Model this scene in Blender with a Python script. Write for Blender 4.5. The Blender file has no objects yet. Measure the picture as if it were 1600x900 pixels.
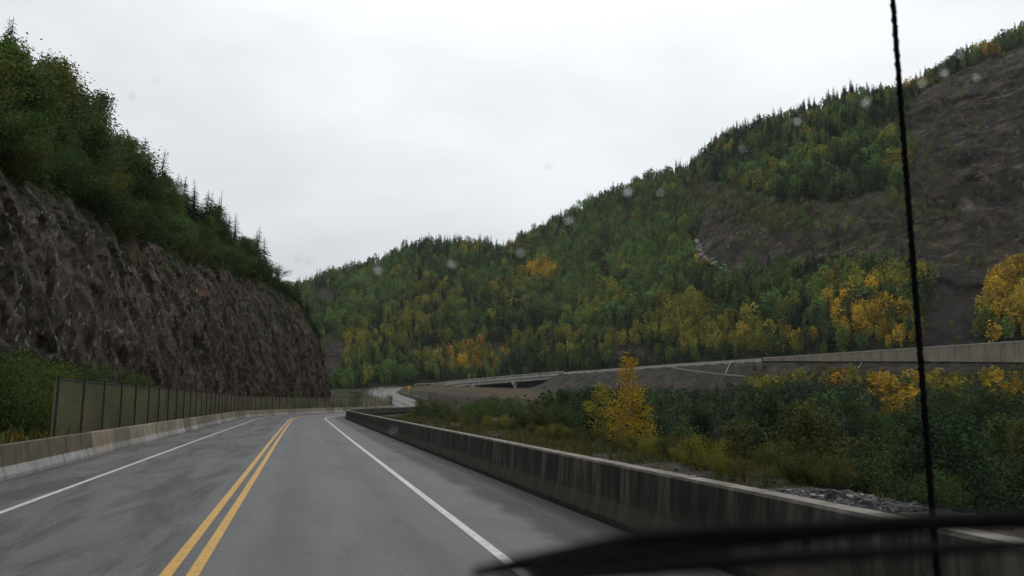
import bpy, bmesh, math, random
import numpy as np
from mathutils import Vector

SC = bpy.context.scene
COL = SC.collection
R = math.radians
rng = np.random.default_rng(7)
random.seed(7)

# ------------------------------------------------------------------ camera, sky, sun, exposure
F = 1250.0                       # focal length in pixels of the 1600 px wide photograph
YAW, PITCH = R(14.56), R(8.1)
EYE = np.array([0.0, 0.0, 1.8])
FWD = np.array([math.sin(YAW)*math.cos(PITCH), math.cos(YAW)*math.cos(PITCH), math.sin(PITCH)])
RGT = np.array([math.cos(YAW), -math.sin(YAW), 0.0])
UPV = np.cross(RGT, FWD)

cam_data = bpy.data.cameras.new('camera')
cam = bpy.data.objects.new('camera', cam_data)
COL.objects.link(cam)
cam.location = EYE
cam.rotation_euler = (R(90)+PITCH, 0, -YAW)
cam_data.sensor_width = 36.0
cam_data.lens = 36.0*F/1600.0
cam_data.clip_start = 0.05
cam_data.clip_end = 9000
cam_data.dof.use_dof = True
cam_data.dof.focus_distance = 70.0
cam_data.dof.aperture_fstop = 4.3
SC.camera = cam

SUN_EL, SUN_AZ = R(58), R(20)     # high veiled sun, ahead of the car
w = bpy.data.worlds.new('World')
SC.world = w
w.use_nodes = True
nt = w.node_tree
nt.nodes.clear()
def N(tree, kind, **kw):
    n = tree.nodes.new(kind)
    for k, v in kw.items():
        setattr(n, k, v)
    return n
wo = N(nt, 'ShaderNodeOutputWorld')
sky = N(nt, 'ShaderNodeTexSky', sky_type='NISHITA', sun_disc=False)
sky.sun_elevation = SUN_EL
sky.sun_rotation = SUN_AZ
sky.air_density, sky.dust_density = 1.0, 3.0
bg_sky = N(nt, 'ShaderNodeBackground')
bg_sky.inputs['Strength'].default_value = 0.1
nt.links.new(sky.outputs[0], bg_sky.inputs['Color'])
# the overcast deck: soft grey cloud, brighter overhead, greyer down the valley
tc = N(nt, 'ShaderNodeTexCoord')
sep = N(nt, 'ShaderNodeSeparateXYZ')
nt.links.new(tc.outputs['Generated'], sep.inputs[0])
n1 = N(nt, 'ShaderNodeTexNoise'); n1.inputs['Scale'].default_value = 2.3; n1.inputs['Detail'].default_value = 5; n1.inputs['Roughness'].default_value = 0.5
mp = N(nt, 'ShaderNodeMapping'); mp.inputs['Scale'].default_value = (1, 1, 2.6); mp.inputs['Location'].default_value = (0.4, 0.3, 0.1)
nt.links.new(tc.outputs['Generated'], mp.inputs[0]); nt.links.new(mp.outputs[0], n1.inputs['Vector'])
rz = N(nt, 'ShaderNodeValToRGB')
rz.color_ramp.elements[0].position = 0.02; rz.color_ramp.elements[0].color = (0.53, 0.575, 0.60, 1)
rz.color_ramp.elements[1].position = 0.55; rz.color_ramp.elements[1].color = (0.86, 0.89, 0.91, 1)
e = rz.color_ramp.elements.new(0.22); e.color = (0.68, 0.715, 0.735, 1)
e = rz.color_ramp.elements.new(0.38); e.color = (0.80, 0.83, 0.845, 1)
nt.links.new(sep.outputs['Z'], rz.inputs[0])
rn = N(nt, 'ShaderNodeMapRange'); rn.inputs['From Min'].default_value = 0.3; rn.inputs['From Max'].default_value = 0.7
rn.inputs['To Min'].default_value = 0.86; rn.inputs['To Max'].default_value = 1.15
nt.links.new(n1.outputs['Fac'], rn.inputs['Value'])
mx = N(nt, 'ShaderNodeMix', data_type='RGBA', blend_type='MULTIPLY'); mx.inputs['Factor'].default_value = 1.0
nt.links.new(rz.outputs[0], mx.inputs['A']); nt.links.new(rn.outputs[0], mx.inputs['B'])
bg_cl = N(nt, 'ShaderNodeBackground'); bg_cl.inputs['Strength'].default_value = 1.18
nt.links.new(mx.outputs['Result'], bg_cl.inputs['Color'])
ms = N(nt, 'ShaderNodeMixShader'); ms.inputs[0].default_value = 0.93
nt.links.new(bg_sky.outputs[0], ms.inputs[1]); nt.links.new(bg_cl.outputs[0], ms.inputs[2])
nt.links.new(ms.outputs[0], wo.inputs['Surface'])

sun_d = bpy.data.lights.new('sun', 'SUN')
sun_d.energy = 0.5
sun_d.angle = R(40)
sun_d.color = (1.0, 0.96, 0.9)
sun = bpy.data.objects.new('sun', sun_d)
COL.objects.link(sun)
_sd = Vector((math.sin(SUN_AZ)*math.cos(SUN_EL), math.cos(SUN_AZ)*math.cos(SUN_EL), math.sin(SUN_EL)))
sun.rotation_euler = _sd.to_track_quat('Z', 'Y').to_euler()

SC.view_settings.view_transform = 'Standard'
SC.view_settings.look = 'None'
SC.view_settings.exposure = 0.0
SC.view_settings.gamma = 1.0
SC.view_settings.use_curve_mapping = False
SC.render.engine = 'CYCLES'
SC.cycles.max_bounces = 5
SC.cycles.diffuse_bounces = 2
SC.cycles.glossy_bounces = 2
SC.cycles.transparent_max_bounces = 12
SC.cycles.transmission_bounces = 4
SC.cycles.volume_bounces = 6
SC.cycles.max_bounces = 8
SC.cycles.caustics_refractive = False
SC.cycles.caustics_reflective = False

# ------------------------------------------------------------------ measuring helpers (pixel of the photograph <-> world)
def proj(P):
    P = np.atleast_2d(np.asarray(P, float)) - EYE
    z = P @ FWD
    zz = np.where(np.abs(z) < 1e-6, 1e-6, z)
    px = 800 + F*(P @ RGT)/zz
    py = 450 - F*(P @ UPV)/zz
    px = np.where(z > 0.1, px, -9999)
    return px, py, z
def ray(px, py):
    v = FWD + RGT*(px-800)/F + UPV*(450-py)/F
    return v/np.linalg.norm(v)
def at_depth(px, py, depth):
    return EYE + FWD*depth + RGT*(px-800)/F*depth + UPV*(450-py)/F*depth
def az_of(px):
    return YAW + math.atan((px-800)/F/math.cos(PITCH)) if False else math.atan2(*(ray(px, 628)[:2]))

# ------------------------------------------------------------------ noise
def _hash(ix, iy, iz, seed):
    h = (ix.astype(np.uint32)*np.uint32(374761393) + iy.astype(np.uint32)*np.uint32(668265263)
         + iz.astype(np.uint32)*np.uint32(2147483647 ^ 0x5bd1e995) + np.uint32(seed*1013904223 & 0xffffffff))
    h = (h ^ (h >> np.uint32(13)))*np.uint32(1274126177)
    h = (h ^ (h >> np.uint32(16)))*np.uint32(2246822519)
    h = h ^ (h >> np.uint32(15))
    return h.astype(np.float64)/4294967295.0
def vnoise(x, y, z=0.0, seed=0):
    x, y, z = np.broadcast_arrays(np.asarray(x, float), np.asarray(y, float), np.asarray(z, float))
    ix, iy, iz = np.floor(x).astype(np.int64), np.floor(y).astype(np.int64), np.floor(z).astype(np.int64)
    fx, fy, fz = x-ix, y-iy, z-iz
    fx, fy, fz = fx*fx*(3-2*fx), fy*fy*(3-2*fy), fz*fz*(3-2*fz)
    out = 0
    for dx in (0, 1):
        for dy in (0, 1):
            for dz in (0, 1):
                wgt = (fx if dx else 1-fx)*(fy if dy else 1-fy)*(fz if dz else 1-fz)
                out = out + wgt*_hash(ix+dx, iy+dy, iz+dz, seed)
    return out*2-1
def fbm(x, y, z=0.0, seed=0, octv=4, gain=0.5):
    a, f, s = 1.0, 1.0, 0.0
    for o in range(octv):
        s = s + a*vnoise(np.asarray(x)*f, np.asarray(y)*f, np.asarray(z)*f, seed+o*17)
        a *= gain; f *= 2.03
    return s
def ridged(x, y, z=0.0, seed=0, octv=4):
    a, f, s = 1.0, 1.0, 0.0
    for o in range(octv):
        s = s + a*(1-2*np.abs(vnoise(np.asarray(x)*f, np.asarray(y)*f, np.asarray(z)*f, seed+o*31)))
        a *= 0.5; f *= 2.1
    return s
def cell(x, y, z, seed=0):
    """random value of the nearest jittered lattice point (blocky rock facets)"""
    x, y, z = np.broadcast_arrays(np.asarray(x, float), np.asarray(y, float), np.asarray(z, float))
    ix, iy, iz = np.floor(x).astype(np.int64), np.floor(y).astype(np.int64), np.floor(z).astype(np.int64)
    best = np.full(x.shape, 9.0); val = np.zeros(x.shape)
    for dx in (-1, 0, 1):
        for dy in (-1, 0, 1):
            for dz in (-1, 0, 1):
                a, b, c = ix+dx, iy+dy, iz+dz
                d = (a+_hash(a, b, c, seed)-x)**2+(b+_hash(a, b, c, seed+5)-y)**2+(c+_hash(a, b, c, seed+9)-z)**2
                m = d < best
                best = np.where(m, d, best)
                val = np.where(m, _hash(a, b, c, seed+13), val)
    return val
def sstep(a, b, x):
    t = np.clip((np.asarray(x, float)-a)/(b-a), 0, 1)
    return t*t*(3-2*t)

# ------------------------------------------------------------------ mesh helpers
def mesh_np(name, verts, faces, mats, parent=None, attrs=None, smooth=False, link=True, mat_idx=None):
    """verts (N,3); faces (M,k) array (k = 3 or 4) or a list of index tuples; attrs {name: (domain, type, data)}"""
    me = bpy.data.meshes.new(name)
    verts = np.asarray(verts, np.float32)
    if isinstance(faces, np.ndarray):
        M, k = faces.shape
        me.vertices.add(len(verts)); me.vertices.foreach_set('co', verts.ravel())
        me.loops.add(M*k); me.loops.foreach_set('vertex_index', faces.astype(np.int32).ravel())
        me.polygons.add(M)
        me.polygons.foreach_set('loop_start', np.arange(0, M*k, k, dtype=np.int32))
        me.update(calc_edges=True)
    else:
        me.from_pydata(verts.tolist(), [], [list(f) for f in faces])
        me.update()
    if attrs:
        for an, (dom, typ, data) in attrs.items():
            a = me.attributes.new(an, typ, dom)
            if typ == 'FLOAT':
                a.data.foreach_set('value', np.asarray(data, np.float32).ravel())
            elif typ == 'FLOAT_COLOR':
                a.data.foreach_set('color', np.asarray(data, np.float32).ravel())
            else:
                a.data.foreach_set('vector', np.asarray(data, np.float32).ravel())
    for m in (mats if isinstance(mats, (list, tuple)) else [mats]):
        me.materials.append(m)
    if mat_idx is not None:
        me.polygons.foreach_set('material_index', np.asarray(mat_idx, np.int32))
    if smooth:
        me.polygons.foreach_set('use_smooth', np.ones(len(me.polygons), bool))
    if not link:
        return me
    o = bpy.data.objects.new(name, me)
    COL.objects.link(o)
    if parent is not None:
        o.parent = parent
    return o
def grid_faces(nu, nv):
    i = np.arange(nu-1)[:, None]*nv + np.arange(nv-1)[None, :]
    return np.stack([i, i+nv, i+nv+1, i+1], -1).reshape(-1, 4)

class MB:
    """collects tubes, boxes and prisms into one mesh"""
    def __init__(self):
        self.v, self.f = [], []
    def add(self, v, f):
        n = len(self.v)
        self.v += [tuple(p) for p in v]
        self.f += [tuple(i+n for i in q) for q in f]
    def tube(self, pts, rad, k=8, cap=True):
        pts = [np.asarray(p, float) for p in pts]
        rad = rad if isinstance(rad, (list, tuple, np.ndarray)) else [rad]*len(pts)
        ring = []
        for i, p in enumerate(pts):
            t = pts[min(i+1, len(pts)-1)]-pts[max(i-1, 0)]
            t = t/(np.linalg.norm(t)+1e-9)
            a = np.array([0, 0, 1.0]) if abs(t[2]) < 0.9 else np.array([1.0, 0, 0])
            u = np.cross(t, a); u /= np.linalg.norm(u)
            b = np.cross(t, u)
            ring.append([p+rad[i]*(math.cos(2*math.pi*j/k)*u+math.sin(2*math.pi*j/k)*b) for j in range(k)])
        v = [q for r in ring for q in r]
        f = [(i*k+j, i*k+(j+1) % k, (i+1)*k+(j+1) % k, (i+1)*k+j) for i in range(len(pts)-1) for j in range(k)]
        if cap:
            f += [tuple(range(k))[::-1], tuple((len(pts)-1)*k+j for j in range(k))]
        self.add(v, f)
    def box(self, c, s, ax=None):
        c = np.asarray(c, float)
        X, Y, Z = ax if ax is not None else (np.array([1., 0, 0]), np.array([0, 1., 0]), np.array([0, 0, 1.]))
        v = [c+X*s[0]*a/2+Y*s[1]*b/2+Z*s[2]*d/2 for a in (-1, 1) for b in (-1, 1) for d in (-1, 1)]
        self.add(v, [(0, 1, 3, 2), (4, 6, 7, 5), (0, 4, 5, 1), (2, 3, 7, 6), (0, 2, 6, 4), (1, 5, 7, 3)])
    def sweep(self, prof, frames, closed=True):
        """prof: list of (offset, height); frames: list of (origin, outward normal)"""
        k = len(prof)
        v = [o+n*q[0]+np.array([0, 0, q[1]]) for o, n in frames for q in prof]
        f = [(i*k+j, i*k+(j+1) % k, (i+1)*k+(j+1) % k, (i+1)*k+j) for i in range(len(frames)-1) for j in range(k if closed else k-1)]
        if closed:
            f += [tuple(range(k)), tuple((len(frames)-1)*k+j for j in range(k))[::-1]]
        self.add(v, f)
    def build(self, name, mat, parent=None, smooth=False):
        return mesh_np(name, np.array(self.v), self.f, mat, parent, smooth=smooth)
    def data(self, name, mat, smooth=False):
        return mesh_np(name, np.array(self.v), self.f, mat, None, smooth=smooth, link=False)

def tag(o, label=None, cat=None, group=None, kind=None):
    if label: o['label'] = label
    if cat: o['category'] = cat
    if group: o['group'] = group
    if kind: o['kind'] = kind
    return o
def empty(name, loc=(0, 0, 0)):
    o = bpy.data.objects.new(name, None)
    COL.objects.link(o)
    o.location = loc
    o.empty_display_size = 0.3
    return o

# ------------------------------------------------------------------ materials
def mat(name):
    m = bpy.data.materials.new(name)
    m.use_nodes = True
    t = m.node_tree
    return m, t, t.nodes['Principled BSDF']
def noise(t, scale, detail=4, rough=0.55, vec=None, dist=0.0):
    n = N(t, 'ShaderNodeTexNoise')
    n.inputs['Scale'].default_value = scale
    n.inputs['Detail'].default_value = detail
    n.inputs['Roughness'].default_value = rough
    n.inputs['Distortion'].default_value = dist
    if vec is not None:
        t.links.new(vec, n.inputs['Vector'])
    return n.outputs['Fac']
def ramp(t, src, stops):
    r = N(t, 'ShaderNodeValToRGB')
    el = r.color_ramp.elements
    while len(el) < len(stops):
        el.new(0.5)
    for e_, (p, c) in zip(el, stops):
        e_.position = p
        e_.color = (*c, 1) if len(c) == 3 else c
    t.links.new(src, r.inputs[0])
    return r.outputs[0]
def mixc(t, fac, a, b, mode='MIX'):
    n = N(t, 'ShaderNodeMix', data_type='RGBA', blend_type=mode)
    for sock, val in (('Factor', fac), ('A', a), ('B', b)):
        if hasattr(val, 'links'):
            t.links.new(val, n.inputs[sock])
        elif sock == 'Factor':
            n.inputs[sock].default_value = val
        else:
            n.inputs[sock].default_value = (*val, 1)
    return n.outputs['Result']
def mth(t, op, a, b=None):
    n = N(t, 'ShaderNodeMath', operation=op)
    for i, v in enumerate((a, b)):
        if v is None: continue
        if hasattr(v, 'links'): t.links.new(v, n.inputs[i])
        else: n.inputs[i].default_value = v
    return n.outputs[0]
def mrange(t, v, a, b, c, d):
    n = N(t, 'ShaderNodeMapRange')
    t.links.new(v, n.inputs['Value'])
    for k, x in zip(('From Min', 'From Max', 'To Min', 'To Max'), (a, b, c, d)):
        n.inputs[k].default_value = x
    return n.outputs[0]
def attr(t, name, out='Fac'):
    n = N(t, 'ShaderNodeAttribute'); n.attribute_name = name
    return n.outputs[out]
def objvec(t, scale=(1, 1, 1), rot=(0, 0, 0), src='Object'):
    c = N(t, 'ShaderNodeTexCoord'); m = N(t, 'ShaderNodeMapping')
    m.inputs['Scale'].default_value = scale
    m.inputs['Rotation'].default_value = rot
    t.links.new(c.outputs[src], m.inputs[0])
    return m.outputs[0]
def geovec(t, scale=(1, 1, 1), rot=(0, 0, 0)):
    c = N(t, 'ShaderNodeNewGeometry'); m = N(t, 'ShaderNodeMapping')
    m.inputs['Rotation'].default_value = rot
    t.links.new(c.outputs['Position'], m.inputs[0])
    m2 = N(t, 'ShaderNodeMapping'); m2.inputs['Scale'].default_value = scale
    t.links.new(m.outputs[0], m2.inputs[0])
    return m2.outputs[0]
def bump(t, bsdf, h, strength=0.5, dist=0.1):
    b = N(t, 'ShaderNodeBump')
    b.inputs['Strength'].default_value = strength
    b.inputs['Distance'].default_value = dist
    t.links.new(h, b.inputs['Height'])
    t.links.new(b.outputs[0], bsdf.inputs['Normal'])

def leaf_material(name, use_object_colour=True, trans=0.25):
    m, t, b = mat(name)
    if use_object_colour:
        oi = N(t, 'ShaderNodeObjectInfo')
        c = oi.outputs['Color']
    else:
        c = attr(t, 'tint', 'Color')
    v = attr(t, 'v')
    k = mrange(t, v, 0, 1, 0.55, 1.5)
    h = N(t, 'ShaderNodeHueSaturation')
    t.links.new(c, h.inputs['Color'])
    t.links.new(mrange(t, v, 0, 1, 0.512, 0.488), h.inputs['Hue'])
    t.links.new(k, h.inputs['Value'])
    t.links.new(h.outputs[0], b.inputs['Base Color'])
    b.inputs['Roughness'].default_value = 0.8
    b.inputs['Specular IOR Level'].default_value = 0.08
    if trans:
        tr = N(t, 'ShaderNodeBsdfTranslucent')
        t.links.new(h.outputs[0], tr.inputs['Color'])
        mxs = N(t, 'ShaderNodeMixShader'); mxs.inputs[0].default_value = trans
        t.links.new(b.outputs[0], mxs.inputs[1]); t.links.new(tr.outputs[0], mxs.inputs[2])
        t.links.new(mxs.outputs[0], t.nodes['Material Output'].inputs['Surface'])
    return m
M_LEAF = leaf_material('leaves')
M_LEAF_STUFF = leaf_material('forest_leaves', False)
m, t, b = mat('bark')
b.inputs['Base Color'].default_value = (0.06, 0.05, 0.042, 1); b.inputs['Roughness'].default_value = 0.9
t.links.new(ramp(t, noise(t, 9, 5, vec=objvec(t, (1, 1, 0.2))), [(0.3, (0.03, 0.025, 0.02)), (0.7, (0.10, 0.09, 0.08))]), b.inputs['Base Color'])
M_BARK = m
m, t, b = mat('pale_bark')
t.links.new(ramp(t, noise(t, 7, 5, vec=objvec(t, (1, 1, 3))), [(0.35, (0.05, 0.045, 0.04)), (0.55, (0.22, 0.21, 0.19))]), b.inputs['Base Color'])
b.inputs['Roughness'].default_value = 0.8
M_PALEBARK = m

# asphalt: attribute rd = (signed distance from the centre line, arc length)
m, t, b = mat('asphalt')
rd = attr(t, 'rd', 'Vector')
sp = N(t, 'ShaderNodeSeparateXYZ'); t.links.new(rd, sp.inputs[0])
D, S = sp.outputs['X'], sp.outputs['Y']
cmb = N(t, 'ShaderNodeCombineXYZ')
t.links.new(mth(t, 'MULTIPLY', D, 1.0), cmb.inputs[0]); t.links.new(mth(t, 'MULTIPLY', S, 0.16), cmb.inputs[1])
streak = noise(t, 1.3, 5, 0.6, cmb.outputs[0], 0.3)
patch = noise(t, 0.22, 4, 0.6, rd, 0.5)
fine = noise(t, 38, 3, 0.7, rd)
grit = noise(t, 140, 2, 0.8, rd)
base = mixc(t, mrange(t, patch, 0.4, 0.6, 0, 1), (0.098, 0.100, 0.102), (0.120, 0.122, 0.124))
base = mixc(t, mrange(t, streak, 0.42, 0.62, 0, 0.6), base, (0.072, 0.073, 0.075))
# wheel paths polished darker, about 0.85 m either side of each lane's middle
wp = mth(t, 'ABSOLUTE', mth(t, 'SUBTRACT', mth(t, 'ABSOLUTE', D), 1.85))
wp = mth(t, 'ABSOLUTE', mth(t, 'SUBTRACT', wp, 0.85))
base = mixc(t, mrange(t, wp, 0.05, 0.5, 0.28, 0.0), base, (0.04, 0.041, 0.043))
# the lane towards the cliff is older and blotched
old = mth(t, 'MULTIPLY', mrange(t, D, 0.3, -0.6, 0, 1), mrange(t, noise(t, 1.1, 8, 0.68, cmb.outputs[0], 0.6), 0.45, 0.58, 0.1, 0.92))
base = mixc(t, old, base, (0.033, 0.034, 0.035))
# wet grime and silt along the wall gutter
gut = mth(t, 'ADD', D, mth(t, 'MULTIPLY', noise(t, 0.7, 6, 0.65, rd), 0.9))
base = mixc(t, mrange(t, gut, 4.85, 5.1, 0, 0.95), base, (0.020, 0.019, 0.018))
base = mixc(t, mrange(t, mth(t, 'ABSOLUTE', mth(t, 'SUBTRACT', gut, 5.55)), 0.02, 0.12, 0.45, 0), base, (0.075, 0.072, 0.065))
gl = mth(t, 'SUBTRACT', mth(t, 'MULTIPLY', noise(t, 1.2, 5, 0.65, rd), 0.9), D)
base = mixc(t, mrange(t, gl, 5.3, 5.9, 0, 0.7), base, (0.03, 0.028, 0.025))
# cracks
vo = N(t, 'ShaderNodeTexVoronoi', feature='DISTANCE_TO_EDGE'); vo.inputs['Scale'].default_value = 0.16
cv = N(t, 'ShaderNodeVectorMath', operation='ADD')
nn = N(t, 'ShaderNodeTexNoise'); nn.inputs['Scale'].default_value = 1.1; nn.inputs['Detail'].default_value = 5
t.links.new(rd, nn.inputs['Vector']); t.links.new(rd, cv.inputs[0]); 
sc_ = N(t, 'ShaderNodeVectorMath', operation='SCALE'); sc_.inputs['Scale'].default_value = 2.2
t.links.new(nn.outputs['Color'], sc_.inputs[0]); t.links.new(sc_.outputs[0], cv.inputs[1]); t.links.new(cv.outputs[0], vo.inputs['Vector'])
base = mixc(t, mrange(t, vo.outputs['Distance'], 0.002, 0.006, 0.3, 0), base, (0.02, 0.02, 0.02))
base = mixc(t, mrange(t, fine, 0.38, 0.62, 0.0, 1.0), mixc(t, 1.0, base, (0.72, 0.72, 0.72), 'MULTIPLY'), mixc(t, 1.0, base, (1.35, 1.35, 1.35), 'MULTIPLY'))
base = mixc(t, mrange(t, grit, 0.58, 0.68, 0.0, 0.6), base, (0.19, 0.19, 0.185))
base = mixc(t, mrange(t, noise(t, 24, 3, 0.7, rd), 0.56, 0.66, 0.0, 0.5), base, (0.19, 0.19, 0.188))
base = mixc(t, mrange(t, noise(t, 17, 3, 0.7, rd), 0.56, 0.66, 0.0, 0.5), base, (0.04, 0.041, 0.042))
base = mixc(t, mrange(t, noise(t, 5.5, 7, 0.75, rd, 0.4), 0.54, 0.66, 0.0, 0.35), base, (0.05, 0.051, 0.052))
tcr = mth(t, 'ADD', S, mth(t, 'MULTIPLY', noise(t, 0.8, 6, 0.7, rd), 2.2))
tcr = mth(t, 'ABSOLUTE', mth(t, 'SUBTRACT', mth(t, 'FRACT', mth(t, 'MULTIPLY', tcr, 1/16.0)), 0.5))
base = mixc(t, mrange(t, tcr, 0.0012, 0.004, 0.5, 0), base, (0.022, 0.022, 0.022))
t.links.new(base, b.inputs['Base Color'])
t.links.new(mrange(t, patch, 0.3, 0.7, 0.6, 0.75), b.inputs['Roughness'])
b.inputs['Specular IOR Level'].default_value = 0.28
bump(t, b, mth(t, 'ADD', fine, grit), 0.35, 0.01)
M_ASPHALT = m

def paint(name, col, wear):
    m, t, b = mat(name)
    rd = attr(t, 'rd', 'Vector')
    wn = noise(t, 11, 6, 0.75, rd)
    c = mixc(t, mrange(t, wn, 0.49, 0.60, 0, wear), col, (0.09, 0.09, 0.09))
    c = mixc(t, mrange(t, noise(t, 0.7, 4, 0.6, rd), 0.35, 0.7, 0, 0.35), c, tuple(x*0.6 for x in col))
    t.links.new(c, b.inputs['Base Color']); b.inputs['Roughness'].default_value = 0.55
    return m
M_YEL = paint('yellow_paint', (0.55, 0.30, 0.03), 0.6)
M_WHI = paint('white_paint', (0.55, 0.55, 0.52), 0.6)

# concrete of the wall: rain streaked, dark brown, pale coping. attribute rd = (height, arc length)
m, t, b = mat('stained_concrete')
rd = attr(t, 'rd', 'Vector')
sp = N(t, 'ShaderNodeSeparateXYZ'); t.links.new(rd, sp.inputs[0])
Hh, S = sp.outputs['X'], sp.outputs['Y']
cmb = N(t, 'ShaderNodeCombineXYZ')
t.links.new(mth(t, 'MULTIPLY', Hh, 0.35), cmb.inputs[0]); t.links.new(mth(t, 'MULTIPLY', S, 2.2), cmb.inputs[1])
st = noise(t, 1.6, 6, 0.65, cmb.outputs[0], 0.2)
c = ramp(t, st, [(0.42, (0.024, 0.0205, 0.017)), (0.52, (0.047, 0.041, 0.034)), (0.62, (0.10, 0.09, 0.077))])
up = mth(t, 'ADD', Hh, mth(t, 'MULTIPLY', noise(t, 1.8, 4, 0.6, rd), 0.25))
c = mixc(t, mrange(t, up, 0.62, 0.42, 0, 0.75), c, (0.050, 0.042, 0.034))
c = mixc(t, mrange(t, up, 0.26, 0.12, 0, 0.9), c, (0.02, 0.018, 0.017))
jt = mth(t, 'ABSOLUTE', mth(t, 'SUBTRACT', mth(t, 'FRACT', mth(t, 'MULTIPLY', S, 1/6.1)), 0.5))
c = mixc(t, mrange(t, jt, 0.001, 0.004, 0.85, 0), c, (0.015, 0.014, 0.013))
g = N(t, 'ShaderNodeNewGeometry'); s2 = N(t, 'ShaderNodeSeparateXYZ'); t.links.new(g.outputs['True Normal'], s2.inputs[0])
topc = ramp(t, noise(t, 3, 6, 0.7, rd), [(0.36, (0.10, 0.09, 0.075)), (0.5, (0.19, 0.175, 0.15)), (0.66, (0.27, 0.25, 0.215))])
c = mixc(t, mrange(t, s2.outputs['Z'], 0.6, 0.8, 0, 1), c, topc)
t.links.new(c, b.inputs['Base Color']); b.inputs['Roughness'].default_value = 0.8; b.inputs['Specular IOR Level'].default_value = 0.15
bump(t, b, noise(t, 22, 5, 0.7, rd), 0.3, 0.02)
M_WALL = m

def concrete(name, lo, hi, scale=1.5, objcol=False):
    m, t, b = mat(name)
    ov = geovec(t)
    c = ramp(t, noise(t, scale, 6, 0.65, ov), [(0.3, lo), (0.7, hi)])
    c = mixc(t, mrange(t, noise(t, scale*2.2, 5, 0.65, geovec(t, (1, 1, 0.15))), 0.5, 0.7, 0, 0.7), c, tuple(0.45*x for x in lo))
    if objcol:
        oi = N(t, 'ShaderNodeObjectInfo')
        c = mixc(t, 1.0, c, oi.outputs['Color'], 'MULTIPLY')
    t.links.new(c, b.inputs['Base Color']); b.inputs['Roughness'].default_value = 0.85; b.inputs['Specular IOR Level'].default_value = 0.2
    bump(t, b, noise(t, 18, 5, 0.7, ov), 0.3, 0.02)
    return m
M_BAR = concrete('barrier_concrete', (0.13, 0.115, 0.095), (0.24, 0.215, 0.18), objcol=True)
M_TOE = concrete('barrier_toe_concrete', (0.22, 0.215, 0.205), (0.36, 0.355, 0.34), objcol=True)
M_FARC = concrete('grey_concrete', (0.23, 0.22, 0.195), (0.36, 0.34, 0.305), 0.6)
M_RETC = concrete('panel_concrete', (0.15, 0.13, 0.10), (0.225, 0.195, 0.15), 0.35)
m, t, b = mat('galvanised_steel')
t.links.new(ramp(t, noise(t, 2, 4), [(0.3, (0.16, 0.16, 0.16)), (0.7, (0.3, 0.3, 0.29))]), b.inputs['Base Color'])
b.inputs['Roughness'].default_value = 0.6; b.inputs['Metallic'].default_value = 0.3
M_GALV = m
m, t, b = mat('fence_post_steel')
t.links.new(ramp(t, noise(t, 6, 4), [(0.3, (0.006, 0.005, 0.0045)), (0.7, (0.014, 0.011, 0.009))]), b.inputs['Base Color'])
b.inputs['Roughness'].default_value = 0.7
M_POST = m
# chain link: diagonal wires from arithmetic on (height, arc length), holes are open
m, t, b = mat('chain_link')
rd = attr(t, 'rd', 'Vector')
sp = N(t, 'ShaderNodeSeparateXYZ'); t.links.new(rd, sp.inputs[0])
def wires(sign):
    q = mth(t, 'ADD', sp.outputs['X'], mth(t, 'MULTIPLY', sp.outputs['Y'], sign))
    fr = mth(t, 'ABSOLUTE', mth(t, 'SUBTRACT', mth(t, 'FRACT', mth(t, 'MULTIPLY', q, 1/0.075)), 0.5))
    return mth(t, 'LESS_THAN', fr, 0.115)
wz = mth(t, 'MAXIMUM', wires(1.0), wires(-1.0))
t.links.new(ramp(t, noise(t, 0.5, 4, vec=rd), [(0.35, (0.125, 0.112, 0.068)), (0.65, (0.19, 0.165, 0.10))]), b.inputs['Base Color'])
b.inputs['Roughness'].default_value = 0.6
tp = N(t, 'ShaderNodeBsdfTransparent'); mxs = N(t, 'ShaderNodeMixShader')
t.links.new(wz, mxs.inputs[0]); t.links.new(tp.outputs[0], mxs.inputs[1]); t.links.new(b.outputs[0], mxs.inputs[2])
t.links.new(mxs.outputs[0], t.nodes['Material Output'].inputs['Surface'])
M_MESH = m

# rock of the near cliff
m, t, b = mat('cliff_rock')
ov = geovec(t)
strata = geovec(t, (1.0, 0.55, 0.30), (R(24), R(8), 0))
big = noise(t, 0.10, 4, 0.6, ov, 0.6)
slab = geovec(t, (1.0, 0.9, 0.42), (R(14), 0, 0))
c = ramp(t, noise(t, 1.0, 10, 0.66, slab, 0.3), [(0.36, (0.010, 0.0088, 0.0075)), (0.46, (0.024, 0.0198, 0.0160)), (0.55, (0.041, 0.034, 0.0275)), (0.63, (0.070, 0.060, 0.050)), (0.74, (0.13, 0.118, 0.103))])
c = mixc(t, mrange(t, noise(t, 2.6, 6, 0.7, strata, 0.4), 0.5, 0.66, 0, 0.6), c, mixc(t, 1.0, c, (1.9, 1.85, 1.8), 'MULTIPLY'))
sy = N(t, 'ShaderNodeSeparateXYZ'); t.links.new(ov, sy.inputs[0])
rust = mth(t, 'MULTIPLY', mrange(t, big, 0.43, 0.54, 0, 1), mrange(t, sy.outputs['Y'], 60, 105, 0.15, 0.50))
c = mixc(t, rust, c, mixc(t, 1.0, c, (1.75, 0.95, 0.66), 'MULTIPLY'))
c = mixc(t, mrange(t, noise(t, 0.55, 5, 0.6, geovec(t, (1, 1, 0.07))), 0.56, 0.64, 0, 0.6), c, (0.075, 0.07, 0.058))
c = mixc(t, mrange(t, noise(t, 0.9, 4, 0.6, geovec(t, (1, 1, 0.05))), 0.60, 0.66, 0, 0.75), c, (0.012, 0.012, 0.011))
c = mixc(t, mrange(t, noise(t, 0.35, 6, 0.7, geovec(t, (1, 1, 0.4)), 0.5), 0.53, 0.62, 0, 0.7), c, mixc(t, 1.0, c, (1.1, 1.18, 1.12), 'MULTIPLY'))
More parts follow.
